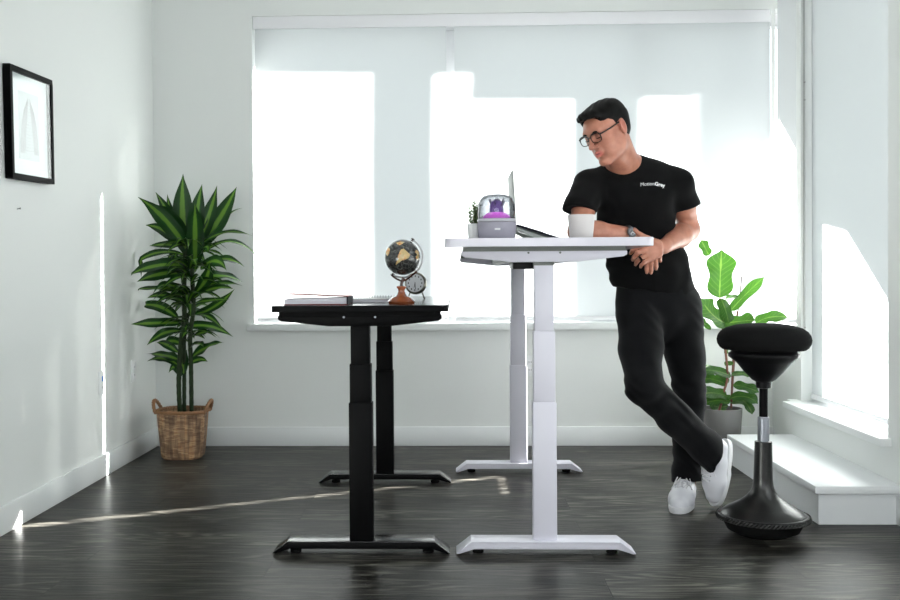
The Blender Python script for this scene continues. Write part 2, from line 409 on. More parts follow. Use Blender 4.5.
# ------------------------------------------------------------------ outside: unseen boards added and cut to cast the shade on the blinds
MT['shade_board'] = mat('shade_board_grey', (.45, .45, .45), .8)
D1 = 1.5
def onb(px, py):
    p = P(px, py, BY); q = p+SUN*(D1/SUN.y); return (q.x, q.z)
b = BM()
def piece(*pts): prism(b, [onb(*p) for p in pts], 'y', BY+D1, BY+D1+.04)
piece((150, -150), (788, -150), (788, 68.5), (150, 68.5))
piece((383, 68), (435, 68), (435, 420), (383, 420))
piece((482, 68), (586, 68), (586, 94.5), (482, 94.5))
piece((585, 68), (642, 68), (642, 420), (585, 420))
piece((642, 68), (699, 68), (699, 92), (642, 92))
struct('shade_board_back', b, 'shade_board')  # added boards, shaped to cast the shade pattern on the back blinds
D2 = 1.5
def onr(px, py):
    p = PXp(px, py, RBX); q = p+SUN*(D2/SUN.x); return (q.y, q.z)
b = BM()
a0 = onr(824, 222); a1 = onr(845, 228); a2 = onr(888, 300)
e = (a2[0]+(a2[0]-a1[0])*.6, a2[1]+(a2[1]-a1[1])*.6)
prism(b, [(6.05, a0[1]), a0, a1, a2, e, (e[0], 4.2), (6.05, 4.2)], 'x', RBX+D2, RBX+D2+.04)
struct('shade_board_right', b, 'shade_board')  # added board, its edge cut to shade the right blind
b = BM()
def ond(px, py):
    p = PXp(px, py, 1.80); q = p+SUN*((RBX+D2-1.80)/SUN.x); return (q.y, q.z)
c0 = ond(771, 151); ca = ond(777.6, 151); cb = ond(777.6, 117); c1 = ond(800, 157)
prism(b, [c0, ca, cb, c1, (c1[0], 4.2), (6.51, 4.2), (6.51, c0[1])], 'x', RBX+D2, RBX+D2+.04)
struct('shade_board_corner', b, 'shade_board')  # added board, cut to shade the narrow corner blind and its gap
b = BM()
def onf(px, py):
    p = P(px, py, BY); q = p+SUN*(4.5/SUN.y); return (q.x, q.z)
prism(b, [onf(699, 212), onf(790, 130), onf(790, 40), onf(699, 40)], 'y', BY+4.5, BY+4.54)
struct('shade_board_far', b, 'shade_board')  # added floating board for the softer shade on the wide blind

# ------------------------------------------------------------------ light
sd = bpy.data.lights.new('sun', 'SUN'); so = bpy.data.objects.new('sun', sd); C.objects.link(so)
so.rotation_euler = SUN.to_track_quat('Z', 'Y').to_euler(); sd.energy = 115; sd.angle = R(.53); sd.color = (1, .97, .93)
W = bpy.data.worlds.new('sky'); S.world = W; W.use_nodes = True; nt = W.node_tree
bg = nt.nodes['Background']; bg.inputs['Strength'].default_value = 2.2
tc = N(nt, 'TexCoord'); sx = N(nt, 'SeparateXYZ'); nt.links.new(tc.outputs['Generated'], sx.inputs[0])
cr = ramp(nt, [(.35, (.80, .83, .83)), (.5, (.93, .97, .98)), (1, (.84, .93, 1))])
mr = N(nt, 'MapRange'); mr.inputs['From Min'].default_value = -1; nt.links.new(sx.outputs['Z'], mr.inputs['Value']); nt.links.new(mr.outputs[0], cr.inputs[0]); nt.links.new(cr.outputs[0], bg.inputs[0])
def portal(loc, rot, sx_, sy_):
    l = bpy.data.lights.new('window_portal', 'AREA'); l.shape = 'RECTANGLE'; l.size = sx_; l.size_y = sy_; l.cycles.is_portal = True
    o = bpy.data.objects.new('window_portal', l); C.objects.link(o); o.location = loc; o.rotation_euler = rot
portal((.55, YB+.3, 1.6), (R(-90), 0, 0), 3.6, 2.0)
portal((2.0, 4.6, 1.46), (0, R(90), 0), 2.3, 1.25)
l = bpy.data.lights.new('fill_front_window', 'AREA'); l.shape = 'RECTANGLE'; l.size = 2.9; l.size_y = 2.05; l.energy = 60; l.color = (1, .95, 1)  # added fill lamp outside the unseen front window
o = bpy.data.objects.new('fill_front_window', l); C.objects.link(o); o.location = (0, YF-.2, 1.4); o.rotation_euler = (R(90), 0, 0)
l = bpy.data.lights.new('fill_right_window', 'AREA'); l.shape = 'RECTANGLE'; l.size = 2.0; l.size_y = 1.8; l.energy = 16; l.color = (1, .985, .97)  # added fill lamp outside the unseen right window
o = bpy.data.objects.new('fill_right_window', l); C.objects.link(o); o.location = (2.1, 2.5, 1.42); o.rotation_euler = (0, R(90), 0)
S.view_settings.exposure = 0
# ------------------------------------------------------------------ standing desks
def standing_desk(name, label, top_label_mat, body, x0, x1, xc, yf, yb, y_front, y_rear, ztop, th, jz, bx, foot_c=None, railm='black', box_under=False, wide=(.068, .076, .083)):
    t = thing(name, label, 'standing desk', ((x0+x1)/2, (y_front+y_rear)/2, 0), 'sit-stand desks')
    b = BM()
    rr = .022
    pts = []
    for cx, cy, a0 in ((x1-rr, yb-rr, 0), (x0+rr, yb-rr, 90), (x0+rr, yf+rr, 180), (x1-rr, yf+rr, 270)):
        for k in range(6):
            a = R(a0+k*18); pts.append((cx+rr*math.cos(a), cy+rr*math.sin(a)))
    prism(b, pts, 'z', ztop-th, ztop); tt = build('tabletop', b, top_label_mat, t, bevel=.0015, seg=1)
    if body == 'black':
        tt.data.materials.append(MT['black'])
        for f_ in tt.data.polygons: f_.material_index = 0 if f_.normal.z > .5 else 1
    zb = ztop-th
    # long rails under the top
    for s in (-1, 1):
        b = BM(); box(b, xc+s*.11-.02, xc+s*.11+.02, y_front+.03, y_rear-.03, zb-.045, zb-.012); build('cross_rail', b, railm, t, bevel=.002)
    for yy, sgn in ((y_front, -1), (y_rear, 1)):
        # side bracket: dark channel with a tapering plate hung below
        b = BM(); w = bx; zc = zb-.052
        ya, yb_ = (yy-.03, yy+.045)
        prism(b, [(xc-w, zb-.014), (xc-w, zb-.027), (xc-w+.012, zb-.034), (xc-.11, zc), (xc+.11, zc), (xc+w-.012, zb-.034), (xc+w, zb-.027), (xc+w, zb-.014)], 'y', ya, yb_)
        br = build('side_bracket', b, body, t, bevel=.0025)
        b = BM(); box(b, xc-w+.004, xc+w-.004, ya+.001, yb_-.001, zb-.0145, zb); build('mounting_channel', b, railm, br)
        for sx_ in (-.055, .055):
            b = BM(); bmesh.ops.create_cone(b, cap_ends=True, segments=14, radius1=.0038, radius2=.0038, depth=.004, matrix=Matrix.Translation((xc+sx_, ya-.001, zb-.02)) @ Matrix.Rotation(R(90), 4, 'X'))
            build('bolt', b, 'piston' if body == 'black' else 'greyrail', br)
        # three stage column
        zs = [.04, jz[0], jz[1], zb-.05]
        cy = yy+.008
        col = None
        for k in range(3):
            hw_ = wide[2-k]/2; hd = (.056, .050, .044)[k]/2
            b = BM(); box(b, xc-hw_, xc+hw_, cy-hd, cy+hd, zs[k]-(.02 if k else 0), zs[k+1])
            if k == 0: col = build('column', b, body, t, bevel=.004)
            else: build('column_stage', b, body, col, bevel=.004)
        if body != 'black':
            b = BM(); box(b, xc-wide[0]/2-.001, xc+wide[0]/2+.001, cy-.024, cy+.024, zb-.064, zb-.05); build('motor_collar', b, railm, col)
        b = BM(); L = .31
        ft = [(xc-L, .006), (xc-L+.052, .046), (xc+L-.052, .046), (xc+L, .006), (xc+L-.006, .004), (xc+L-.06, .021), (xc-L+.06, .021), (xc-L+.006, .004)]
        prism(b, ft, 'y', yy-.036, yy+.052)
        f = build('foot', b, body, t, bevel=.0018)
        b = BM()
        prism(b, [(xc-L-.002, .008), (xc-L+.051, .0485), (xc+L-.051, .0485), (xc+L+.002, .008), (xc+L-.002, .006), (xc+L-.053, .0445), (xc-L+.053, .0445), (xc-L+.002, .006)], 'y', yy-.042, yy+.056)
        build('foot_cover', b, 'blackgloss' if body == 'black' else body, f, bevel=.001)
        for s in (-1, 1):
            b = BM(); lathe(b, [(.018, 0), (.02, .002), (.02, .010), (.008, .012), (.008, .024)], (xc+s*.235, yy+.006, 0), 20); build('levelling_pad', b, 'rubber', f, smooth=True)
    if box_under:
        b = BM(); box(b, xc-.10, xc+.02, y_front+.14, y_front+.36, zb-.075, zb-.046); build('control_box', b, 'blackplastic', t, bevel=.004)
    return t
bd_z, wd_z = .877, 1.105
bxc = P(361.4, 480, 3.52).x
standing_desk('standing_desk', 'low black sit-stand desk holding the globe and red book', 'blacktop', 'black', P(270.4, 305, 3.42).x, P(448.2, 305, 3.42).x, bxc, 3.42, 4.84, 3.52, 4.71, bd_z, .023,
              (P(361, 402, 3.52).z, P(361, 363.4, 3.52).z), .288)
wxc = P(544.6, 480, 3.52).x
standing_desk('standing_desk', 'tall white sit-stand desk the person leans on', 'deskwhite', 'white', P(444.5, 239, 3.42).x, P(654.7, 239, 3.42).x, wxc, 3.42, 5.07, 3.52, 4.965, wd_z, .030,
              (P(544, 401.7, 3.52).z, P(544, 330.7, 3.52).z), .287, railm='greyrail', box_under=True)
# ------------------------------------------------------------------ wobble stool
sx0, sy0 = P(762.8, 500, 3.77).x, 3.77
MT['stoolfabric'] = mat('black_mesh_fabric', (.003, .003, .0032), .9, bump=(700, .5, .001), spec=.1)
t = thing('wobble_stool', 'black round wobble stool with domed base beside the person', 'stool', (sx0, sy0, 0))
M4 = Matrix.Translation((sx0, sy0, 0)) @ Matrix.Rotation(R(.4), 4, 'Y') @ Matrix.Diagonal((.945, .945, 1, 1))
def tz(px, py, dy=0): return P(px, py, sy0+dy).z
zt = tz(763, 324) ; zs_ = tz(763, 350)
b = BM(); lathe(b, [(.02, 0), (.10, .004), (.138, .022), (.150, .045), (.152, .062), (.14, .066)], (0, 0, 0), 56, M4)
build('rocker_base', b, 'rubber', t, smooth=True)
b = BM(); lathe(b, [(.14, .060), (.168, .060), (.176, .066), (.177, .074), (.170, .080), (.16, .081)], (0, 0, 0), 56, M4); rim = build('base_rim', b, 'blackplastic', t, smooth=True)
b = BM()
for k in range(72):
    a = 2*math.pi*k/72; q = Vector((.1765*math.cos(a), .1765*math.sin(a), .070))
    tube(b, [M4 @ Vector((.1775*math.cos(a), .1775*math.sin(a), .063)), M4 @ Vector((.1795*math.cos(a+.05), .1795*math.sin(a+.05), .070)), M4 @ Vector((.176*math.cos(a+.1), .176*math.sin(a+.1), .078))], .0028, 5)
build('rope_ridge', b, mat('worn_grey_rubber', (.02, .02, .019), .5, spec=.3), rim)
b = BM(); lathe(b, [(.165, .079), (.15, .092), (.12, .108), (.09, .124), (.065, .143), (.048, .163), (.04, .185), (.037, .21), (.033, .35), (.02, .352)], (0, 0, 0), 56, M4); build('base_cover', b, mat('satin_black_plastic', (.006, .006, .006), .28, spec=.35), t, smooth=True, angle=50)
zl0 = tz(763, 455); zl1 = tz(763, 417); zl2 = tz(763, 385)
zl0 = .345
b = BM(); lathe(b, [(.0225, zl0), (.0225, zl1), (.018, zl1+.002)], (0, 0, 0), 28, M4); build('gas_lift', b, 'piston', t, smooth=True, angle=40)
b = BM(); lathe(b, [(.0165, zl1), (.0165, zl2+.02)], (0, 0, 0), 24, M4); build('lift_rod', b, 'black', t, smooth=True, angle=40)
zb0 = tz(763, 385); zb1 = tz(763, 353.5)
b = BM(); lathe(b, [(.02, zb0-.012), (.028, zb0-.01), (.030, zb0+.012), (.045, zb0+.02), (.075, zb0+.05), (.105, zb0+.085), (.135, zb1-.012), (.136, zb1+.001), (.128, zb1+.004), (.12, zb1+.016), (.05, zb1+.017)], (0, 0, 0), 56, M4)
build('seat_shell', b, 'blackplastic', t, smooth=True, angle=50)
b = BM(); zc0 = zb1+.010
prof = [(.10, zc0), (.158, zc0+.006), (.168, zc0+.013), (.177, zc0+.027), (.180, zc0+.042), (.176, zc0+.058), (.165, zc0+.073), (.145, zc0+.086), (.11, zc0+.096), (.07, zc0+.101), (.03, zc0+.103), (.004, zc0+.103)]
lathe(b, prof, (0, 0, 0), 64, M4); build('seat_cushion', b, 'stoolfabric', t, smooth=True, angle=180)
# ------------------------------------------------------------------ things on the black desk
MT['redcover'] = mat('dark_red_book_cover', (.16, .018, .014), .6, spec=.15)
MT['pages'] = mat('book_pages', (.62, .61, .66), .8, var=(90, .05))
MT['navy'] = mat('dark_cover', (.012, .012, .018), .6, spec=.1)
Z0 = bd_z
xa = P(284.5, 302, 3.52).x; xb = P(348, 302, 3.52).x; ya, yb_ = 3.50, 3.68
t = thing('hardcover_book', 'red hardcover book lying with its cover lifted, on the black desk', 'book', ((xa+xb)/2, (ya+yb_)/2, Z0))
b = BM(); box(b, xa, xb, ya, yb_, Z0+.0003, Z0+.003); build('back_cover', b, 'redcover', t, bevel=.0008)
b = BM()
prism(b, [(xa+.002, Z0+.0032), (xb-.003, Z0+.0032), (xb-.003, Z0+.0255), ((xa+xb)/2, Z0+.0225), (xa+.002, Z0+.0205)], 'y', ya+.004, yb_-.004); build('page_block', b, 'pages', t)
b = BM(); prism(b, [(xb-.003, Z0+.0005), (xb+.001, Z0+.002), (xb+.001, Z0+.027), (xb-.003, Z0+.029)], 'y', ya, yb_); build('spine', b, 'navy', t)
b = BM()
pc = [(xb, Z0+.0285), ((xa*.35+xb*.65), Z0+.0300), ((xa*.5+xb*.5), Z0+.0325), (xa-.002, Z0+.0375)]
prism(b, pc+[(x, z+.0022) for x, z in pc[::-1]], 'y', ya-.001, yb_+.001); build('front_cover', b, 'redcover', t, bevel=.0005, seg=1)
xa2, xb2 = P(350, 300, 3.95).x, P(397, 300, 3.95).x; ya, yb2 = 3.74, 3.96
t = thing('spiral_notebook', 'grey wire-bound notebook lying between the red book and globe', 'notebook', ((xa2+xb2)/2, (ya+yb2)/2, Z0))
b = BM(); box(b, xa2, xb2, ya, yb2, Z0+.0003, Z0+.0022); build('back_cover', b, mat('grey_card', (.35, .36, .38), .5), t)
b = BM(); box(b, xa2+.001, xb2-.001, ya+.002, yb2-.006, Z0+.0024, Z0+.0125); build('pages', b, 'pages', t)
b = BM(); box(b, xa2, xb2, ya, yb2, Z0+.0127, Z0+.0145); build('front_cover', b, mat('pale_grey_cover', (.34, .36, .37), .4), t)
b = BM()
for k in range(16):
    x = xa2+.012+(xb2-xa2-.024)*k/15
    tube(b, [(x, yb2-.004+.009*math.cos(a), Z0+.012+.0115*math.sin(a)) for a in [2*math.pi*q/12 for q in range(12)]], .0011, 5, closed=True)
build('wire_binding', b, mat('dark_wire', (.25, .25, .26), .35, 1), t, smooth=True)

# globe
gc = P(402.6, 257.3, 3.60); gx, gy = P(401.5, 300, 3.60).x, 3.60; gr = .0645
t = thing('desk_globe', 'small black and gold globe on a turned wooden stand', 'globe', (gx, gy, Z0))
MT['cherry'] = mat('varnished_cherry_wood', (.22, .055, .018), .22, var=(60, .35), coat=.6)
MT['darkwood'] = mat('dark_varnished_wood', (.05, .016, .010), .25, coat=.5)
b = BM(); lathe(b, [(.010, 0), (.047, .0003), (.0495, .004), (.050, .009), (.044, .014), (.040, .018), (.034, .024), (.022, .028), (.016, .034), (.012, .044), (.0125, .052), (.0175, .058), (.0175, .063), (.010, .066), (.006, .066)], (gx, gy, Z0), 44)
build('stand', b, 'cherry', t, smooth=True, angle=50)
def globe_mat():
    m = bpy.data.materials.new('globe_map'); m.use_nodes = True; nt = m.node_tree; L = nt.links.new; bs = nt.nodes['Principled BSDF']
    at = N(nt, 'Attribute', attribute_name='land')
    n = N(nt, 'TexNoise'); n.inputs['Scale'].default_value = 60; n.inputs['Detail'].default_value = 5
    tc = N(nt, 'TexCoord'); L(tc.outputs['Object'], n.inputs['Vector'])
    lc = ramp(nt, [(.35, (.50, .20, .06)), (.5, (.50, .36, .16)), (.65, (.36, .28, .12))]); L(n.outputs['Fac'], lc.inputs[0])
    vo = N(nt, 'TexVoronoi', feature='DISTANCE_TO_EDGE'); vo.inputs['Scale'].default_value = 75; L(tc.outputs['Object'], vo.inputs['Vector'])
    oc = ramp(nt, [(0, (.10, .10, .09)), (.06, (.012, .013, .014)), (1, (.006, .007, .008))]); L(vo.outputs['Distance'], oc.inputs[0])
    st = N(nt, 'Math', operation='GREATER_THAN'); st.inputs[1].default_value = .5; L(at.outputs['Fac'], st.inputs[0])
    mx = N(nt, 'Mix', data_type='RGBA'); L(st.outputs[0], mx.inputs[0]); L(oc.outputs[0], mx.inputs[6]); L(lc.outputs[0], mx.inputs[7]); L(mx.outputs[2], bs.inputs['Base Color'])
    bs.inputs['Roughness'].default_value = .25; bs.inputs['Coat Weight'].default_value = .4; return m
b = BM(); q = bmesh.ops.create_uvsphere(b, u_segments=160, v_segments=80, radius=gr)
lay = b.verts.layers.float.new('land')
# continents drawn as lobes of direction vectors seen from the camera side (x right, z up)
SA = [(-.05, .42), (.12, .46), (.28, .30), (.46, .12), (.38, -.06), (.20, -.14), (.02, -.18), (-.16, -.32), (-.34, -.44), (-.30, -.28), (-.18, -.10), (-.22, .06), (-.14, .22)]
AF = [(-.92, .42), (-.76, .56), (-.66, .44), (-.70, .22), (-.82, .05), (-.9, .2)]
NA = [(-.35, .80), (-.1, .88), (.15, .84), (.05, .74), (-.12, .66), (-.22, .70)]
AU = [(.78, .42), (.92, .30), (.95, .05), (.86, -.20), (.76, -.05), (.84, .14), (.72, .26)]
def inpoly(x, z, pg):
    c = False; n = len(pg)
    for i in range(n):
        x1, z1 = pg[i]; x2, z2 = pg[i-1]
        if (z1 > z) != (z2 > z) and x < (x2-x1)*(z-z1)/(z2-z1)+x1: c = not c
    return c
for v in b.verts:
    x, y, z = v.co/gr
    f = any(inpoly(x, z, pg) for pg in (SA, AF, NA, AU)) if y < 0 else math.sin(x*5+z*3)*math.sin(z*6-x) > .35
    v[lay] = 1. if f else 0.
bmesh.ops.translate(b, verts=b.verts, vec=gc); build('sphere', b, globe_mat(), t, smooth=True, angle=180)
tilt = R(30); ax = Vector((math.sin(tilt), 0, math.cos(tilt)))      # axis leaning right
b = BM()
arc = []
for k in range(25):
    a = R(180*k/24); r = gr+.008
    dirv = ax*math.cos(a)+Vector((math.cos(tilt), 0, -math.sin(tilt)))*math.sin(a)
    arc.append(gc+dirv*r)
tube(b, arc, .0028, 8); build('meridian_arm', b, 'chrome', t, smooth=True)
for s, r0 in ((1, 1), (-1, 1)):
    b = BM(); c0 = gc+ax*s*(gr+.002); c1 = gc+ax*s*(gr+.014)
    tube(b, smoothpath([c0, c0+(c1-c0)*.3, c0+(c1-c0)*.45, c0+(c1-c0)*.7, c1], 3), [.003, .005, .0065, .0065, .004, .003, .003, .004, .0065, .0075, .0075, .006, .003], 12)
    build('pivot_knob', b, 'darkwood', t, smooth=True)
b = BM(); tube(b, smoothpath([(gx, gy, Z0+.062), (gx+.001, gy, Z0+.075), (gc.x+.004, gy, gc.z-gr-.009)], 4), .006, 12); tube(b, smoothpath([gc-ax*(gr+.012), Vector((gx-.012, gy, Z0+.087)), Vector((gx+.012, gy, Z0+.084)), arc[14]], 6), .0035, 8); build('yoke', b, 'darkwood', t, smooth=True)

# alarm clock
cc = P(416, 283.5, 4.30); cr_ = .047
t = thing('alarm_clock', 'round twin-bell style metal alarm clock behind the globe', 'alarm clock', (cc.x, cc.y, Z0))
t['label'] = 'small round nickel alarm clock standing behind the globe'
Mc = Matrix.Translation(cc) @ Matrix.Rotation(R(-14), 4, 'Z') @ Matrix.Rotation(R(82), 4, 'X')
MT['nickel'] = mat('antique_nickel', (.20, .19, .16), .3, .9)
b = BM(); lathe(b, [(.03, -.022), (.043, -.018), (cr_, -.006), (cr_+.001, .006), (cr_-.001, .014), (cr_-.006, .017), (cr_-.008, .013)], (0, 0, 0), 48, Mc); build('case', b, 'nickel', t, smooth=True, angle=50)
b = BM(); lathe(b, [(.001, .0135), (cr_-.008, .0135), (cr_-.008, .0145), (.001, .0145)], (0, 0, 0), 40, Mc); d_ = build('dial', b, mat('pale_dial', (.55, .56, .58), .5), t)
b = BM()
for k in range(12):
    a = 2*math.pi*k/12; c = (.030*math.sin(a), .030*math.cos(a)); box(b, c[0]-.0022, c[0]+.0022, c[1]-.0035, c[1]+.0035, .0146, .0150, M4=Mc)
build('hour_mark', b, 'navy', d_)
for a, l in ((R(190), .02), (R(172), .027)):
    b = BM(); v = box(b, -.0012, .0012, -.004, l, .0152, .0157); bmesh.ops.transform(b, matrix=Mc @ Matrix.Rotation(-a, 4, 'Z'), verts=b.verts); build('hand', b, 'navy', d_)
for s in (-1, 1):
    b = BM(); tube(b, [cc+Vector((s*.025, 0, -.036)), Vector((cc.x+s*.034, cc.y, Z0+.006)), Vector((cc.x+s*.036, cc.y, Z0+.0032))], .003, 8); ball(b, (cc.x+s*.036, cc.y, Z0+.0045), .0045, 10); build('foot', b, 'nickel', t, smooth=True)
b = BM(); tube(b, [cc+Vector((0, 0, cr_-.002)), cc+Vector((0, 0, cr_+.010))], .0035, 10); tube(b, [cc+Vector((.011*math.cos(a), 0, cr_+.014+.009*math.sin(a))) for a in [2*math.pi*q/14 for q in range(14)]], .0018, 6, closed=True); build('hanging_ring', b, 'nickel', t, smooth=True)

# ------------------------------------------------------------------ things on the white desk
Z1 = wd_z
# speaker with clear dome
sy = 3.60; sc_ = P(496.7, 239, sy); sxc = sc_.x; k = sy/1000
t = thing('dome_speaker', 'grey fabric speaker with a clear dome and purple glow', 'speaker', (sxc, sy, Z1))
MT['speakerfab'] = mat('grey_speaker_fabric', (.27, .26, .31), .85, bump=(900, .6, .001))
b = BM(); lathe(b, [(.03, 0), (.058, .0005), (.064, .004), (.067, .012), (.069, .035), (.0695, .058), (.066, .063), (.05, .064)], (sxc, sy, Z1), 56, power=2.6); base = build('speaker_base', b, 'speakerfab', t, smooth=True, angle=60)
b = BM(); lathe(b, [(.052, .0635), (.0685, .064), (.0695, .067), (.069, .072), (.066, .074), (.05, .074)], (sxc, sy, Z1), 56, power=2.5); build('base_collar', b, mat('light_grey_plastic', (.42, .42, .46), .35), t, smooth=True, angle=60)
b = BM(); box(b, sxc-.010, sxc+.010, sy-.0712, sy-.0695, Z1+.032, Z1+.0385); build('badge', b, mat('pale_badge', (.7, .7, .72), .3), base, bevel=.001)
def acrylic():
    m = bpy.data.materials.new('clear_acrylic'); m.use_nodes = True; nt = m.node_tree; L = nt.links.new
    nt.nodes.remove(nt.nodes['Principled BSDF']); out = nt.nodes['Material Output']
    g = N(nt, 'BsdfGlossy'); g.inputs['Roughness'].default_value = .03; g.inputs['Color'].default_value = (.8, .8, .82, 1)
    tr = N(nt, 'BsdfTransparent'); 
    lw = N(nt, 'LayerWeight'); lw.inputs['Blend'].default_value = .35
    cr2 = ramp(nt, [(0, (.80, .81, .82)), (.35, (.66, .67, .69)), (.75, (.30, .31, .33)), (1, (.06, .06, .07))]); L(lw.outputs['Facing'], cr2.inputs[0]); L(cr2.outputs[0], tr.inputs['Color'])
    a = N(nt, 'MixShader'); mr = N(nt, 'MapRange'); mr.inputs['To Min'].default_value = .04; mr.inputs['To Max'].default_value = .35; L(lw.outputs['Facing'], mr.inputs['Value']); L(mr.outputs[0], a.inputs[0])
    L(tr.outputs[0], a.inputs[1]); L(g.outputs[0], a.inputs[2]); L(a.outputs[0], out.inputs['Surface']); return m
prof = [(.0665, .074), (.0675, .10), (.066, .125), (.060, .145), (.048, .157), (.030, .162), (.012, .1605), (.001, .1595)]
b = BM(); lathe(b, prof+[(r*.955, z-.003) for r, z in prof[::-1]], (sxc, sy, Z1), 56, closed=True)
build('clear_dome', b, acrylic(), t, smooth=True, angle=180)
b = BM(); lathe(b, [(.052, .0745), (.048, .084), (.036, .094), (.022, .099), (.006, .100)], (sxc, sy, Z1), 40)
mg = mat('pink_glowing_dome', (.75, .12, .75), .4, Emission_Color=(.85, .16, .9, 1), Emission_Strength=.75); build('light_dome', b, mg, t, smooth=True)
b = BM(); lathe(b, [(.026, .098), (.024, .125), (.021, .137), (.015, .14)], (sxc, sy, Z1), 30); build('inner_tube', b, mat('violet_glow', (.09, .03, .22), .3, Emission_Color=(.16, .03, .4, 1), Emission_Strength=.35), t, smooth=True)
rnd = random.Random(3); b = BM()
for i in range(26):
    a = rnd.uniform(0, 6.28); r = rnd.uniform(.0, .032); h = rnd.uniform(.125, .147)
    q = Vector((sxc+r*math.cos(a), sy+r*math.sin(a), Z1+h))
    tube(b, [Vector((sxc+.6*r*math.cos(a), sy+.6*r*math.sin(a), Z1+.112)), q], [.001, .003], 5); ball(b, q, .0032, 6)
build('crystal_spray', b, mat('violet_crystal', (.06, .03, .13), .2), t)
# small potted plant
py_ = 3.70; pc_ = P(475.5, 239, py_)
t = thing('small_potted_plant', 'tiny green plant in a white pot behind the dome speaker', 'plant', (pc_.x, py_, Z1))
b = BM(); pt = [(.02, 0), (.026, .0005), (.031, .06), (.0305, .0625), (.028, .0625), (.027, .05)]; lathe(b, pt, (pc_.x, py_, Z1), 32); pot = build('pot', b, mat('white_ceramic', (.72, .73, .72), .3), t, smooth=True, angle=40)
MT['smallleaf'] = mat('small_green_leaf', (.06, .12, .03), .5, var=(40, .4))
MT['stem'] = mat('thin_stem', (.09, .07, .04), .7)
b = BM(); bs = BM()
for i in range(24):
    a = rnd.uniform(0, 6.28); r0 = rnd.uniform(.003, .020); h = rnd.uniform(.045, .095); dr = rnd.uniform(.002, .014)
    p0 = Vector((pc_.x+r0*math.cos(a), py_+r0*math.sin(a), Z1+.05)); p1 = p0+Vector((dr*math.cos(a), dr*math.sin(a), h)); tube(bs, [p0, (p0+p1)/2+Vector((.002, 0, 0)), p1], .0008, 5)
    for j in range(11):
        f = .1+.9*j/10; c = p0.lerp(p1, f); d = Vector((rnd.uniform(-1, 1), rnd.uniform(-1, 1), rnd.uniform(.1, .9))).normalized(); l = rnd.uniform(.009, .014); s_ = d.orthogonal().normalized()*l*.42
        vs = [b.verts.new(c), b.verts.new(c+d*l*.5+s_), b.verts.new(c+d*l), b.verts.new(c+d*l*.5-s_)]; b.faces.new(vs)
build('stems', bs, 'stem', t); build('foliage', b, 'smallleaf', t)
# laptop raised on a stand
ly0, ly1 = 3.82, 4.13
def LX(px, y): return P(px, 239, y).x
hinge = P(516.5, 226.5, ly0); tip = P(559.5, 240, ly0); tip.z = Z1+.006
MT['alu'] = mat('aluminium', (.27, .29, .28), .45, spec=.2)
t = thing('laptop', 'open silver laptop tilted on a stand, seen from its side', 'laptop', ((hinge.x+tip.x)/2, (ly0+ly1)/2, Z1))
dv = Vector((tip.x-hinge.x, 0, tip.z-hinge.z)); ln = dv.length; dv.normalize(); nv = Vector((-dv.z, 0, dv.x)); 
if nv.z < 0: nv = -nv
def obox(b, o, u, w, u0, u1, y0, y1, w0, w1):
    M = Matrix(((u.x, 0, w.x, o.x), (u.y, 1, w.y, 0), (u.z, 0, w.z, o.z), (0, 0, 0, 1))); return box(b, u0, u1, y0, y1, w0, w1, M4=M)
b = BM(); obox(b, hinge, dv, nv, 0, ln, ly0, ly1, 0, .009); kb = build('keyboard_deck', b, 'alu', t, bevel=.0015)
b = BM(); obox(b, hinge, dv, nv, .012, ln*.62, ly0+.018, ly1-.018, .009, .0115); build('keys', b, 'blackplastic', kb)
b = BM(); obox(b, hinge, dv, nv, 0, ln, ly0-.0008, ly0+.004, .0005, .0088); build('side_ports', b, 'navy', kb)
stop = P(513.2, 171, ly0+.0); sd_ = (Vector((stop.x, 0, stop.z))-Vector((hinge.x, 0, hinge.z))); sl = .216; sdn = sd_.normalized(); sn = Vector((sdn.z, 0, -sdn.x))
b = BM(); obox(b, hinge, sdn, sn, .002, sl, ly0, ly1, -.0045, .0); lid = build('lid', b, 'alu', t, bevel=.001)
b = BM(); obox(b, hinge, sdn, sn, .012, sl-.006, ly0+.006, ly1-.006, .0, .0012); build('screen', b, mat('screen_glass', (.02, .022, .025), .1), lid)
b = BM(); tube(b, [Vector((hinge.x, ly0+.03, hinge.z+.004)), Vector((hinge.x, ly1-.03, hinge.z+.004))], .005, 10); build('hinge', b, 'navy', t)
t = thing('laptop_stand', 'thin grey wedge stand holding up the back of the laptop', 'laptop stand', ((hinge.x+tip.x)/2, (ly0+ly1)/2, Z1))
MT['standgrey'] = mat('stand_grey', (.42, .46, .42), .4); hz = hinge.z-.0035
for ya_, yb_ in ((ly0+.012, ly0+.045), (ly1-.045, ly1-.012)):
    b = BM(); prism(b, [(hinge.x+.004, hz), (tip.x-.03, Z1+.010), (tip.x-.06, Z1+.003), (tip.x-.075, Z1+.003), (hinge.x+.006, hz-.010)], 'y', ya_, yb_)
    build('support_arm', b, 'standgrey', t, bevel=.001)
b = BM(); prism(b, [(hinge.x+.02, Z1), (tip.x-.055, Z1), (tip.x-.055, Z1+.0025), (hinge.x+.02, Z1+.0025)], 'y', ly0+.01, ly1-.01); build('base_plate', b, 'standgrey', t)
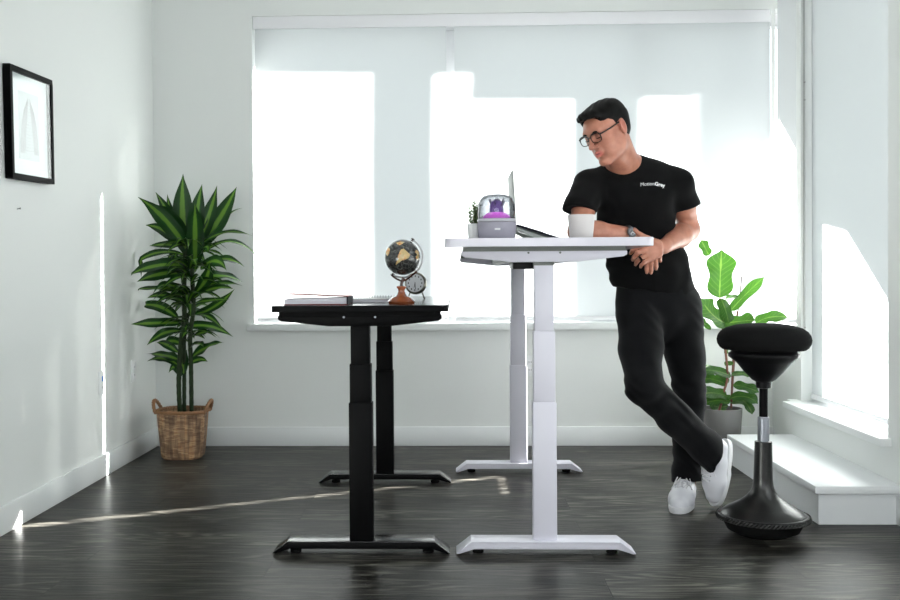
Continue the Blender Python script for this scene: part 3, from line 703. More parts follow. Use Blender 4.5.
# mug
my = 3.60; mc = P(581.3, 239, my)
t = thing('mug', 'plain off-white tapered mug near the edge of the white desk', 'mug', (mc.x, my, Z1))
pr = [(.030, 0), (.0385, .0006), (.0405, .003), (.0425, .02), (.0455, .05), (.0482, .083), (.0487, .086), (.047, .0868), (.0455, .084), (.042, .04), (.037, .008), (.002, .006)]
b = BM(); lathe(b, pr, (mc.x, my, Z1), 48); build('body', b, mat('warm_white_stoneware', (.56, .53, .52), .35, bump=(300, .08)), t, smooth=True, angle=60)
b = BM(); hp = [Vector((mc.x+.01+0*a, my+.042+.028*math.sin(a), Z1+.045+.028*math.cos(a))) for a in [math.pi*k/12 for k in range(13)]]; tube(b, hp, .005, 10); build('handle', b, mat('warm_white_handle', (.50, .48, .48), .5), t, smooth=True)
b = BM(); lathe(b, [(.002, .070), (.0445, .0702)], (mc.x, my, Z1), 32); build('coffee', b, mat('coffee', (.03, .012, .005), .1), t)
# ------------------------------------------------------------------ leaves
def leaf_mat(name, edge, mid, stripe, trans=.25, rough=.3, veins=False, tm=3.0):
    m = bpy.data.materials.new(name); m.use_nodes = True; nt = m.node_tree; L = nt.links.new; bs = nt.nodes['Principled BSDF']; out = nt.nodes['Material Output']
    uv = N(nt, 'UVMap'); sp = N(nt, 'SeparateXYZ'); L(uv.outputs[0], sp.inputs[0])
    d = N(nt, 'Math', operation='SUBTRACT'); d.inputs[1].default_value = .5; L(sp.outputs['X'], d.inputs[0]); ab = N(nt, 'Math', operation='ABSOLUTE'); L(d.outputs[0], ab.inputs[0])
    n = N(nt, 'TexNoise'); n.inputs['Scale'].default_value = 14; n.inputs['Detail'].default_value = 3
    tc = N(nt, 'TexCoord'); L(tc.outputs['Object'], n.inputs['Vector'])
    ma = N(nt, 'Math', operation='MULTIPLY_ADD'); L(n.outputs['Fac'], ma.inputs[0]); ma.inputs[1].default_value = .12; L(ab.outputs[0], ma.inputs[2])
    cr = ramp(nt, [(0, stripe), (.10+.06, stripe), (.22, mid), (.38, edge)]) if not veins else ramp(nt, [(0, stripe), (.075, stripe), (.10, mid), (.6, edge)])
    L(ma.outputs[0], cr.inputs[0]); col = cr.outputs[0]
    if veins:
        # side veins: stripes running obliquely from the midrib
        vv = N(nt, 'Math', operation='MULTIPLY_ADD'); L(ab.outputs[0], vv.inputs[0]); vv.inputs[1].default_value = -.45; L(sp.outputs['Y'], vv.inputs[2])
        sc = N(nt, 'Math', operation='MULTIPLY'); L(vv.outputs[0], sc.inputs[0]); sc.inputs[1].default_value = 9
        fr = N(nt, 'Math', operation='FRACT'); L(sc.outputs[0], fr.inputs[0])
        vr = ramp(nt, [(0, (1, 1, 1)), (.10, (0, 0, 0))]); L(fr.outputs[0], vr.inputs[0])
        mx = N(nt, 'Mix', data_type='RGBA'); L(vr.outputs[0], mx.inputs[0]); L(col, mx.inputs[6]); mx.inputs[7].default_value = (*stripe, 1); col = mx.outputs[2]
    L(col, bs.inputs['Base Color']); bs.inputs['Roughness'].default_value = rough; bs.inputs['Specular IOR Level'].default_value = .2
    tl = N(nt, 'BsdfTranslucent'); tb = N(nt, 'VectorMath', operation='MULTIPLY'); L(col, tb.inputs[0]); tb.inputs[1].default_value = (tm, tm, tm*.5); L(tb.outputs[0], tl.inputs['Color'])
    a = N(nt, 'MixShader'); a.inputs[0].default_value = trans; L(bs.outputs[0], a.inputs[1]); L(tl.outputs[0], a.inputs[2]); L(a.outputs[0], out.inputs['Surface']); return m
MT['dracaena'] = leaf_mat('dracaena_leaf', (.006, .028, .006), (.010, .045, .010), (.09, .19, .025), .10, .3)
MT['fiddle'] = leaf_mat('fiddle_leaf', (.011, .036, .008), (.014, .042, .010), (.045, .085, .026), .42, .38, veins=True, tm=7.5)
MT['cane'] = mat('green_cane', (.014, .026, .009), .7, spec=.2, bump=(120, .6, .004), var=(30, .4))
def leaf(bm, uvl, path, width, wprof, nu=4, fold=.25, twist=0, wave=0, up=Vector((0, 0, 1)), side=None, ph=0):
    """path: list of Vectors along the midrib; wprof(t) width factor 0..1"""
    n = len(path)-1; rows = []
    for i, p in enumerate(path):
        t = i/n; tg = (path[min(i+1, n)]-path[max(i-1, 0)]).normalized()
        s = side.copy() if side is not None else tg.cross(up)
        s = s-tg*s.dot(tg)
        if s.length < 1e-4: s = tg.orthogonal()
        s.normalize(); nn = s.cross(tg).normalized()
        if twist:
            M = Matrix.Rotation(twist*t, 3, tg); s = M @ s; nn = M @ nn
        w = width*.5*wprof(t); row = []
        for k in range(nu+1):
            u = k/nu*2-1
            row.append(bm.verts.new(p+s*(w*u)+nn*(fold*w*abs(u)+wave*w*math.sin(t*13+ph+u*1.2)*abs(u))))
        rows.append(row)
    for i in range(n):
        for k in range(nu):
            f = bm.faces.new([rows[i][k], rows[i][k+1], rows[i+1][k+1], rows[i+1][k]]); f.smooth = True
            for l, (u, v) in zip(f.loops, ((k/nu, i/n), ((k+1)/nu, i/n), ((k+1)/nu, (i+1)/n), (k/nu, (i+1)/n))): l[uvl].uv = (u, v)
def bez(a, c, d, n=14):
    return [a*(1-t)**2+c*2*t*(1-t)+d*t*t for t in [i/n for i in range(n+1)]]
wd_drac = lambda t: max(.02, (.22+.9*math.sin(math.pi*min(1, t**.8))**.8)*(1-t**6)) if t < 1 else .01
# ------------------------------------------------------------------ dracaena in a wicker basket
def wicker():
    m = bpy.data.materials.new('brown_wicker'); m.use_nodes = True; nt = m.node_tree; L = nt.links.new; bs = nt.nodes['Principled BSDF']
    uv = N(nt, 'UVMap'); br = N(nt, 'TexBrick'); mp = N(nt, 'Mapping'); mp.inputs['Scale'].default_value = (1, 1, 1); L(uv.outputs[0], mp.inputs[0]); L(mp.outputs[0], br.inputs['Vector'])
    br.inputs['Scale'].default_value = 1; br.inputs['Brick Width'].default_value = 1/20; br.inputs['Row Height'].default_value = 1/44; br.inputs['Mortar Size'].default_value = .003; br.inputs['Mortar Smooth'].default_value = 1
    br.inputs['Color1'].default_value = (.20, .10, .05, 1); br.inputs['Color2'].default_value = (.42, .27, .15, 1); br.inputs['Mortar'].default_value = (.06, .03, .014, 1)
    wv = N(nt, 'TexNoise'); wv.inputs['Scale'].default_value = 1; wv.inputs['Detail'].default_value = 3
    m2 = N(nt, 'Mapping'); m2.inputs['Scale'].default_value = (22, 1.5, 1); L(uv.outputs[0], m2.inputs[0]); L(m2.outputs[0], wv.inputs['Vector'])
    cr = ramp(nt, [(.38, (.45, .42, .42)), (.52, (1, 1, 1)), (.62, (1.35, 1.25, 1.1))]); L(wv.outputs['Fac'], cr.inputs[0])
    mx = N(nt, 'VectorMath', operation='MULTIPLY'); L(br.outputs['Color'], mx.inputs[0]); L(cr.outputs[0], mx.inputs[1]); L(mx.outputs[0], bs.inputs['Base Color'])
    bs.inputs['Roughness'].default_value = .6
    inv = N(nt, 'Math', operation='SUBTRACT'); inv.inputs[0].default_value = 1; L(br.outputs['Fac'], inv.inputs[1])
    bp = N(nt, 'Bump'); bp.inputs['Strength'].default_value = 1; bp.inputs['Distance'].default_value = .004; L(inv.outputs[0], bp.inputs['Height']); L(bp.outputs[0], bs.inputs['Normal']); return m
MT['wicker'] = wicker()
py0 = 5.36; bc = P(183.3, 455, py0); bx0 = bc.x
t = thing('potted_dracaena', 'tall striped-leaf dracaena in a brown wicker basket, left corner', 'plant', (bx0, py0, 0))
b = BM(); uvl = b.loops.layers.uv.new('UVMap')
zr = P(183, 409.5, py0).z; r0, r1 = .109, .134
def bask(u, v):
    a = 2*math.pi*u; r = r0+(r1-r0)*v**.8; 
    if v < .04: r -= (.04-v)*.25
    k = (abs(math.cos(a))**2.7+abs(math.sin(a))**2.7)**(-1/2.7)
    return (bx0+r*k*math.cos(a), py0+r*k*math.sin(a)*.95, .002+(zr-.002)*v)
grid(b, bask, 72, 20, uvl=uvl, closeu=True)
f = b.faces.new([v for v in b.verts if v.co.z < .003][::1]) if False else None
grid(b, lambda u, v: (lambda q: (bx0+(q[0]-bx0)*(1-.06*1)*1, py0+(q[1]-py0)*.94, zr-.08*v))(bask(u, 1)), 72, 3, uvl=uvl, closeu=True)
basket = build('basket', b, 'wicker', t, smooth=True, angle=180)
b = BM(); lathe(b, [(.004, .0), (r0-.012, .0), (r0-.012, .006), (.004, .006)], (bx0, py0, .001), 40, power=2.7); build('basket_bottom', b, 'wicker', basket)
b = BM()
for q in range(3):
    tube(b, [Vector(bask(k/96, 1))+Vector((0, 0, -.004+.006*math.sin(k/96*2*math.pi*16+q*2.1)))+Vector((math.cos(2*math.pi*k/96), math.sin(2*math.pi*k/96), 0))*.005*math.cos(k/96*2*math.pi*16+q*2.1) for k in range(96)], .0052, 6, closed=True)
MT['rope'] = mat('braided_rim', (.20, .095, .038), .6, var=(70, .4)); build('braided_rim', b, 'rope', basket, smooth=True)
for s in (-1, 1):
    b = BM()
    for q in range(3):
        pts = []
        for k in range(25):
            a = math.pi*k/24; y = py0-.062*math.cos(a); z = zr-.012+.062*math.sin(a); x = bx0+s*(r1-.002+.022*math.sin(a)); ph = k*.9+q*2.1
            pts.append((x+.005*math.cos(ph), y, z+.005*math.sin(ph)))
        tube(b, pts, .0058, 6)
    build('basket_handle', b, 'rope', basket, smooth=True)
b = BM(); lathe(b, [(.004, 0), (r1*.9, 0), (r1*.9, -.03), (.004, -.03)], (bx0, py0, zr-.035), 40, power=2.7); build('soil', b, 'soil', t)
def cr5(x, y, dy=0): return P(110+x/3.53, 160+y/3.53, py0+dy)
def cr6(x, y, dy=0): return P(110+x/3.53, 310+y/3.53, py0+dy)
canes = [([cr6(247, 365, -.02), cr6(243, 250, -.03), cr6(250, 120, -.02), cr5(262, 560, 0), cr5(262, 400, 0), cr5(268, 310, 0)], .0125),
         ([cr6(262, 365, .03), cr6(262, 230, .03), cr6(262, 100, .02), cr5(275, 540, .02)], .0105),
         ([cr6(288, 362, 0), cr6(286, 200, 0), cr6(283, 90, 0), cr5(295, 520, 0), cr5(290, 400, .01), cr5(295, 320, .01)], .0115)]
for pts, r in canes:
    b = BM(); pp = smoothpath(pts, 14); pp[0].z = zr-.045
    tube(b, pp, [r*(1+.09*((k % 3) == 0)) for k in range(len(pp))], 12); build('cane', b, 'cane', t, smooth=True)
b = BM(); uvl = b.loops.layers.uv.new('UVMap'); rnd = random.Random(11)
L5 = [((265, 330), (250, 180), (258, 48), 56), ((290, 330), (300, 200), (325, 85), 46), ((300, 310), (345, 190), (378, 90), 40), ((310, 315), (400, 200), (447, 95), 48), ((318, 300), (400, 180), (468, 170), 26),
      ((280, 330), (200, 170), (98, 130), 44), ((270, 310), (220, 190), (150, 155), 50), ((250, 290), (200, 180), (160, 112), 30), ((245, 290), (215, 200), (202, 120), 28), ((260, 310), (190, 220), (125, 230), 34),
      ((300, 385), (312, 250), (300, 150), 46), ((320, 300), (390, 235), (508, 270), 22), ((320, 330), (450, 240), (548, 377), 22), ((260, 335), (130, 280), (38, 415), 20), ((250, 305), (195, 275), (138, 303), 22),
      ((270, 375), (150, 340), (65, 408), 42), ((260, 400), (160, 375), (95, 430), 36), ((320, 385), (380, 310), (412, 390), 34), ((330, 370), (420, 335), (475, 378), 28), ((320, 420), (400, 375), (470, 432), 40),
      ((320, 445), (400, 415), (470, 445), 26), ((310, 475), (380, 425), (435, 455), 28), ((250, 460), (150, 440), (65, 462), 26), ((260, 470), (200, 390), (150, 475), 30), ((250, 500), (190, 465), (130, 488), 22),
      ((240, 560), (160, 490), (85, 518), 30), ((250, 575), (150, 560), (68, 580), 30), ((300, 545), (370, 520), (440, 455), 28), ((300, 505), (350, 490), (422, 492), 18), ((300, 470), (345, 400), (350, 360), 34), ((285, 410), (230, 350), (235, 325), 34), ((310, 340), (355, 290), (345, 325), 34)]
L6 = [((250, 75), (180, 50), (130, 125), 26), ((260, 65), (340, 45), (435, 95), 28), ((290, 165), (350, 105), (403, 115), 36), ((275, 195), (310, 170), (345, 183), 20), ((240, 175), (180, 145), (125, 155), 34), ((240, 195), (190, 158), (130, 182), 26),
      ((240, 150), (200, 110), (165, 115), 22), ((250, 235), (222, 180), (207, 222), 26), ((300, 90), (340, 65), (372, 75), 24), ((260, 225), (262, 170), (272, 140), 30), ((250, 120), (210, 95), (190, 130), 28), ((285, 130), (320, 110), (330, 130), 26), ((245, 215), (225, 150), (200, 165), 24)]
def add_leaf(fn, a, c, d, w, dyt, ww=1):
    p0 = fn(*a, 0); p1 = fn(*c, dyt*.5); p2 = fn(*d, dyt)
    if w < 47: p1 = p1+Vector((rnd.uniform(-.02, .02), 0, rnd.uniform(-.035, .02)))
    facing = abs(d[1]-a[1]) > 1.0*abs(d[0]-a[0]) 
    path = bez(p0, p1, p2)
    for q in path: q.x = max(q.x, XL+.03); q.y = min(q.y, YB-.04)
    sd = Vector((1, .25, 0)) if facing else None
    up = Vector((0, -.75, .66)) if not facing else Vector((0, 0, 1))
    leaf(b, uvl, path, w/3.53*.00536*1.22*ww, wd_drac, fold=.24, wave=.16, side=sd, up=up, ph=rnd.uniform(0, 6), twist=rnd.uniform(-.9, .9)*(.4 if facing else 1))
for i, (a, c, d, w) in enumerate(L5):
    add_leaf(cr5, a, c, d, w, -.12 if i in (6, 10, 17, 23) else rnd.uniform(-.16, .14))
for a, c, d, w in L6: add_leaf(cr6, a, c, d, w, rnd.uniform(-.14, .12))
# leaves towards the back and the front, never counted one by one
for i in range(90):
    zf = rnd.random(); ang = rnd.uniform(0, 6.283); l = rnd.uniform(.13, .24)*(1 if zf > .2 else .7)
    if math.cos(ang) < 0 and abs(math.sin(ang)) < .5: l *= .8
    base = Vector((bx0+.04+rnd.uniform(-.02, .02), py0+rnd.uniform(-.02, .02), .62+zf*.55)); up_ = rnd.uniform(.1, .55)
    dr = Vector((math.cos(ang), math.sin(ang), 0)); c = base+dr*l*.5+Vector((0, 0, up_*l)); d = base+dr*l+Vector((0, 0, (up_-.45)*l))
    leaf(b, uvl, bez(base, c, d, 10), rnd.uniform(.028, .042), wd_drac, fold=.24, wave=.16, ph=rnd.uniform(0, 6), twist=rnd.uniform(-1, 1))
build('foliage', b, 'dracaena', t, smooth=True, angle=180)

# ------------------------------------------------------------------ fiddle leaf fig
fy = 5.32; fc = P(722, 430, fy)
t = thing('potted_fiddle_leaf_fig', 'broad-leaved fig in a grey pot behind the stool', 'plant', (fc.x, fy, 0))
zp = P(722, 408, fy).z
b = BM(); lathe(b, [(.03, 0), (.078, .0005), (.088, .012), (.104, zp-.004), (.104, zp), (.097, zp), (.094, zp-.03), (.003, zp-.03)], (fc.x, fy, 0), 48); build('pot', b, mat('grey_pot', (.10, .10, .098), .65), t, smooth=True, angle=40)
b = BM(); lathe(b, [(.002, 0), (.0945, 0), (.09, -.01)], (fc.x, fy, zp-.018), 30); build('soil', b, 'soil', t)
def c8(x, y, dy=0): return P(690+x/6.32, 235+y/6.32, fy+dy)
def c9(x, y, dy=0): return P(690+x/5.22, 335+y/5.22, fy+dy)
MT['bark'] = mat('reddish_brown_stem', (.12, .045, .025), .7, var=(60, .3))
b = BM(); tube(b, smoothpath([c9(150, 400), c9(165, 350), c9(175, 300), c9(195, 200), c8(205, 560), c8(188, 400)], 6), .0065, 8)
tube(b, smoothpath([c9(215, 380, .02), c9(218, 300, .02), c9(225, 150, .02), c8(300, 480, .02)], 6), .0055, 8)
build('trunk', b, 'bark', t, smooth=True)
b = BM(); tube(b, [c9(215, 390, .04), c8(305, 480, .03), c8(326, 262, .03)], .003, 6); build('support_stake', b, mat('thin_brown_stake', (.10, .07, .06), .7), t)
b = BM(); uvl = b.loops.layers.uv.new('UVMap')
def wf(t):   # fiddle shape: narrow waist, broad top
    return max(.03, (math.sin(math.pi*min(1, t*1.02))**.55)*(.78+.22*math.cos((t-.9)*7)))*(1-t**14)
LF = [(c8, (186, 398), (190, 250), (200, 92), 178, 0, 'f'), (c8, (120, 130), (95, 80), (70, 30), 66, -.02, 'f'), (c8, (230, 560), (130, 520), (68, 400), 140, -.06, 'n'), (c8, (215, 560), (330, 540), (412, 540), 105, -.10, 'n'), (c8, (195, 400), (230, 470), (245, 560), 90, -.12, 'f'),
      (c8, (255, 480), (340, 380), (470, 265), 75, .02, 'n'), (c8, (300, 400), (255, 380), (220, 410), 60, .1, 'n'), (c8, (415, 560), (490, 500), (620, 520), 85, -.02, 'n'), (c8, (130, 600), (90, 560), (60, 520), 40, .05, 'n'),
      (c9, (215, 215), (140, 175), (55, 185), 62, -.05, 'n'), (c9, (190, 260), (120, 215), (50, 235), 60, .0, 'n'), (c9, (195, 320), (130, 290), (52, 310), 75, -.08, 'n'), (c9, (225, 260), (290, 265), (362, 300), 60, -.05, 'n'), (c9, (210, 345), (150, 330), (60, 360), 55, -.04, 'n'),
      (c9, (210, 330), (300, 300), (355, 360), 62, -.05, 'n'), (c9, (260, 330), (310, 360), (325, 415), 48, -.08, 'n'), (c9, (215, 210), (270, 190), (320, 215), 34, .03, 'n'), (c9, (225, 155), (200, 140), (182, 160), 34, .02, 'n'), (c9, (190, 100), (185, 80), (190, 60), 24, .02, 'f'), (c9, (200, 370), (150, 385), (100, 360), 50, .06, 'n'), (c9, (180, 330), (240, 350), (300, 340), 60, .1, 'n'), (c9, (200, 250), (150, 200), (110, 165), 50, .1, 'n')]
for fn, a, c, d, w, dy, md in LF:
    s = 6.32 if fn is c8 else 5.22
    leaf(b, uvl, bez(fn(*a, 0), fn(*c, dy*.6), fn(*d, dy), 18), w/s*.00532*1.45, wf, nu=6, fold=.14, wave=.13, side=Vector((1, 0, 0)) if md == 'f' else None, up=Vector((0, -.8, .6)), ph=rnd.uniform(0, 6))
build('foliage', b, 'fiddle', t, smooth=True, angle=180)
# ------------------------------------------------------------------ smooth solid modelling (distance fields turned into quads)
class Field:
    def __init__(s, lo, hi, h):
        s.lo = np.array(lo, np.float32); s.h = h
        s.n = (np.ceil((np.array(hi)-s.lo)/h).astype(int)+1)
        s.f = np.full(tuple(s.n), .05, np.float32)
    def block(s, lo, hi):
        a = np.maximum(0, np.floor((np.array(lo)-s.lo)/s.h).astype(int)); b = np.minimum(s.n, np.ceil((np.array(hi)-s.lo)/s.h).astype(int)+1)
        if (b <= a).any(): return None
        sl = tuple(slice(i, j) for i, j in zip(a, b))
        g = np.meshgrid(*[s.lo[i]+s.h*np.arange(a[i], b[i], dtype=np.float32) for i in range(3)], indexing='ij')
        return sl, g
    def put(s, d, sl, k, op):
        f = s.f[sl]
        if op == 'u':
            h = np.maximum(k-np.abs(f-d), 0)/k; s.f[sl] = np.minimum(f, d)-h*h*k*.25
        elif op == 's':
            d = -d; h = np.maximum(k-np.abs(f-d), 0)/k; s.f[sl] = np.maximum(f, d)+h*h*k*.25
        else:
            h = np.maximum(k-np.abs(f-d), 0)/k; s.f[sl] = np.maximum(f, d)+h*h*k*.25
    def cone(s, a, b, ra, rb, k=.02, ys=1., op='u'):
        a = np.array(a, np.float32); b = np.array(b, np.float32); m = max(ra, rb)+k+s.h*3+.012
        q = s.block(np.minimum(a, b)-m, np.maximum(a, b)+m)
        if q is None: return
        sl, (X, Y, Z) = q
        d = b-a; dd = d[0]**2+(d[1]/ys)**2+d[2]**2+1e-12
        X = X-a[0]; Y = (Y-a[1])/ys; Z = Z-a[2]; dy = d[1]/ys
        t = np.clip((X*d[0]+Y*dy+Z*d[2])/dd, 0, 1)
        D = np.sqrt((X-t*d[0])**2+(Y-t*dy)**2+(Z-t*d[2])**2)-(ra+(rb-ra)*t)
        if ys < 1: D = D*(.5+.5*ys)
        s.put(D, sl, k, op)
    def chain(s, pts, rs, k=.02, ys=1., op='u'):
        for i in range(len(pts)-1): s.cone(pts[i], pts[i+1], rs[i], rs[i+1], k, ys, op)
    def ell(s, c, r, k=.02, M=None, op='u'):
        """ellipsoid of radii r; M = 3x3 rotation local->world"""
        c = np.array(c, np.float32); m = max(r)+k+s.h*3+.01
        q = s.block(c-m, c+m)
        if q is None: return
        sl, (X, Y, Z) = q; X = X-c[0]; Y = Y-c[1]; Z = Z-c[2]
        if M is not None:
            M = np.array(M, np.float32); X, Y, Z = (M[0, 0]*X+M[1, 0]*Y+M[2, 0]*Z, M[0, 1]*X+M[1, 1]*Y+M[2, 1]*Z, M[0, 2]*X+M[1, 2]*Y+M[2, 2]*Z)
        k0 = np.sqrt((X/r[0])**2+(Y/r[1])**2+(Z/r[2])**2)+1e-6; k1 = np.sqrt((X/r[0]**2)**2+(Y/r[1]**2)**2+(Z/r[2]**2)**2)+1e-6
        s.put(k0*(k0-1)/k1, sl, k, op)
    def cut(s, c, n, lo=None, hi=None, k=.004):
        """keep only the side behind the plane (c, outward normal n), inside the region lo..hi"""
        q = s.block(lo if lo is not None else s.lo, hi if hi is not None else s.lo+s.h*s.n); sl, (X, Y, Z) = q
        n = np.array(Vector(n).normalized()); s.put(((X-c[0])*n[0]+(Y-c[1])*n[1]+(Z-c[2])*n[2]).astype(np.float32), sl, k, 'i')
    def warp(s, fn):
        q = s.block(s.lo, s.lo+s.h*s.n); sl, (X, Y, Z) = q; s.f += fn(X, Y, Z).astype(np.float32)
    def mesh(s):
        f = s.f; sg = f < 0; n = np.array(f.shape)
        any_ = np.zeros(tuple(n-1), bool); all_ = np.ones(tuple(n-1), bool)
        for dx in (0, 1):
            for dy in (0, 1):
                for dz in (0, 1):
                    q = sg[dx:n[0]-1+dx, dy:n[1]-1+dy, dz:n[2]-1+dz]; any_ |= q; all_ &= q
        act = any_ & ~all_; idx = np.argwhere(act); vid = np.full(act.shape, -1, np.int32); vid[act] = np.arange(len(idx), dtype=np.int32)
        acc = np.zeros((len(idx), 3)); cnt = np.zeros(len(idx))
        co = [(x, y, z) for x in (0, 1) for y in (0, 1) for z in (0, 1)]
        val = {c: f[idx[:, 0]+c[0], idx[:, 1]+c[1], idx[:, 2]+c[2]] for c in co}
        for c in co:
            for ax in range(3):
                if c[ax] == 0:
                    e = list(c); e[ax] = 1; e = tuple(e); a, b = val[c], val[e]; m = (a < 0) != (b < 0)
                    t = a[m]/(a[m]-b[m]); p = np.tile(np.array(c, float), (m.sum(), 1)); p[:, ax] += t; acc[m] += p; cnt[m] += 1
        V = (idx+acc/np.maximum(cnt, 1)[:, None])*s.h+s.lo
        Q = []
        for ax in range(3):
            u, v = (ax+1) % 3, (ax+2) % 3
            a = [slice(1, -1)]*3; a[ax] = slice(0, n[ax]-1); b = list(a); b[ax] = slice(1, n[ax])
            A = sg[tuple(a)]; B = sg[tuple(b)]; e = np.argwhere(A != B)
            if not len(e): continue
            fl = A[e[:, 0], e[:, 1], e[:, 2]]
            base = e+1; base[:, ax] -= 1
            def cell(du, dv):
                c = base.copy(); c[:, u] -= du; c[:, v] -= dv; return vid[c[:, 0], c[:, 1], c[:, 2]]
            q = np.stack([cell(1, 1), cell(0, 1), cell(0, 0), cell(1, 0)], 1); q[~fl] = q[~fl][:, ::-1]; Q.append(q)
        Q = np.concatenate(Q); Q = Q[(Q >= 0).all(1)]
        return V, Q
def relax(V, Q, it=1, lam=.5):
    for _ in range(it):
        S_ = np.zeros_like(V); c = np.zeros(len(V))
        for i in range(4):
            a, b = Q[:, i], Q[:, (i+1) % 4]; np.add.at(S_, a, V[b]); np.add.at(S_, b, V[a]); np.add.at(c, a, 1); np.add.at(c, b, 1)
        V = V+lam*(S_/np.maximum(c, 1)[:, None]-V)
    return V
def field_obj(name, F_, m, parent, it=1, keep=True):
    V, Q = F_.mesh(); V = relax(V, Q, it)
    if keep:   # drop stray crumbs: keep the largest connected piece
        lab = np.arange(len(V))
        for _ in range(400):
            mn = lab[Q].min(1); old = lab.copy()
            for i in range(4): np.minimum.at(lab, Q[:, i], mn)
            lab = lab[lab]
            if (old == lab).all(): break
        big = np.bincount(lab).argmax(); ok = lab == big; Q = Q[ok[Q[:, 0]]]; new = np.cumsum(ok)-1; V = V[ok]; Q = new[Q]
    V = V-np.array(wloc(parent))
    me = bpy.data.meshes.new(name); me.vertices.add(len(V)); me.vertices.foreach_set('co', V.astype(np.float32).ravel())
    me.loops.add(len(Q)*4); me.loops.foreach_set('vertex_index', Q.astype(np.int32).ravel())
    me.polygons.add(len(Q)); me.polygons.foreach_set('loop_start', np.arange(0, len(Q)*4, 4, dtype=np.int32)); me.polygons.foreach_set('loop_total', np.full(len(Q), 4, np.int32))
    me.update(calc_edges=True); me.validate(); me.materials.append(MT[m] if isinstance(m, str) else m); me.shade_smooth()
    o = bpy.data.objects.new(name, me); C.objects.link(o); o.parent = parent; return o
# ------------------------------------------------------------------ the person
def skin_mat():
    m = mat('skin', (.50, .235, .145), .42, spec=.45, bump=(260, .08)); nt = m.node_tree; L = nt.links.new; b = nt.nodes['Principled BSDF']
    b.inputs['Subsurface Weight'].default_value = .12; b.inputs['Subsurface Radius'].default_value = (.012, .004, .002)
    at = N(nt, 'Attribute', attribute_name='tone', attribute_type='GEOMETRY'); n = N(nt, 'TexNoise'); n.inputs['Scale'].default_value = 28; n.inputs['Detail'].default_value = 4
    tc = N(nt, 'TexCoord'); L(tc.outputs['Object'], n.inputs['Vector'])
    cr = ramp(nt, [(.3, (.34, .135, .085)), (.7, (.46, .20, .135))]); L(n.outputs['Fac'], cr.inputs[0])
    mx = N(nt, 'Mix', data_type='RGBA'); L(at.outputs['Fac'], mx.inputs[0]); L(cr.outputs[0], mx.inputs[6]); mx.inputs[7].default_value = (.36, .075, .065, 1); L(mx.outputs[2], b.inputs['Base Color']); return m
MT['skin'] = skin_mat()
MT['tshirt'] = mat('black_cotton', (.0035, .0035, .0038), .9, spec=.08, bump=(500, .25, .001), sheen=.03)
MT['jeans'] = mat('black_denim', (.004, .0042, .005), .85, spec=.1, bump=(700, .4, .001), sheen=.05)
MT['hair'] = mat('black_hair', (.002, .0018, .0018), .55, spec=.1)
MT['shoe'] = mat('white_leather', (.66, .66, .70), .45, bump=(150, .1))
MT['sole'] = mat('white_rubber_sole', (.70, .70, .72), .6)
pr_ = thing('person', 'person in black t-shirt, black trousers and white sneakers leaning on the white desk', 'person', (P(684, 505, 4.25).x, 4.22, 0))
HS = .97
Hrot = Matrix.Rotation(R(-53), 3, 'Z') @ Matrix.Rotation(R(25), 3, 'X') @ Matrix.Rotation(R(-7), 3, 'Y')
Hpos = P(607.2, 131.5, 3.98)
Hn = np.array(Hrot)
def HL(x, y, z): return Hpos+Hrot @ (Vector((x, y, z))*HS)
def q3(*l): return [P(*p) for p in l]
neck0 = HL(0, .030, -.055); neck1 = P(626, 167, 4.13)
# skin surface
F_ = Field((P(555, 300, 4.2).x, 3.80, 0.0), (P(722, 300, 4.2).x, 4.46, P(600, 95, 4.0).z), .0027)
def hel(c, r, k, rot=None, op='u'):
    M = Hn if rot is None else Hn @ np.array(rot); F_.ell(HL(*c), [v*HS for v in r], k, M, op)
def hcone(a, b, ra, rb, k, op='u'): F_.cone(HL(*a), HL(*b), ra*HS, rb*HS, k, 1., op)
hel((0, .014, .034), (.074, .093, .074), .01)
hel((0, -.030, .026), (.066, .062, .060), .03)
hel((0, -.034, -.030), (.058, .054, .075), .03)
for s in (-1, 1):
    hcone((s*.054, .008, -.030), (s*.047, -.012, -.066), .018, .017, .03); hcone((s*.047, -.012, -.066), (s*.014, -.070, -.103), .016, .016, .03)
    hel((s*.043, -.058, -.016), (.022, .022, .018), .02)
    hel((s*.032, -.056, -.058), (.02, .022, .028), .02)
hel((0, -.082, -.100), (.020, .017, .017), .012)
hcone((-.036, -.080, .024), (.036, -.080, .024), .013, .013, .015)
for s in (-1, 1): hel((s*.033, -.101, .006), (.022, .0185, .0155), .009, op='s')
for s in (-1, 1): hel((s*.032, -.0765, .004), (.0165, .0145, .0125), .004)
hcone((0, -.088, .018), (0, -.112, -.022), .0075, .0095, .009); hel((0, -.114, -.028), (.0115, .0135, .0105), .006)
for s in (-1, 1): hel((s*.0130, -.1010, -.031), (.0080, .0120, .0085), .004)
for s in (-1, 1): hel((s*.007, -.103, -.0385), (.0035, .005, .0035), .002, op='s')
hel((0, -.085, -.058), (.024, .014, .020), .010)
hcone((-.017, -.089, -.060), (0, -.1025, -.0555), .0035, .0066, .003); hcone((.017, -.089, -.060), (0, -.1025, -.0555), .0035, .0066, .003)
hcone((-.015, -.088, -.0655), (0, -.1000, -.0690), .004, .0082, .003); hcone((.015, -.088, -.0655), (0, -.1000, -.0690), .004, .0082, .003)
hcone((-.019, -.096, -.0622), (0, -.1100, -.0618), .0012, .0028, .0015, 's'); hcone((.019, -.096, -.0622), (0, -.1100, -.0618), .0012, .0028, .0015, 's')
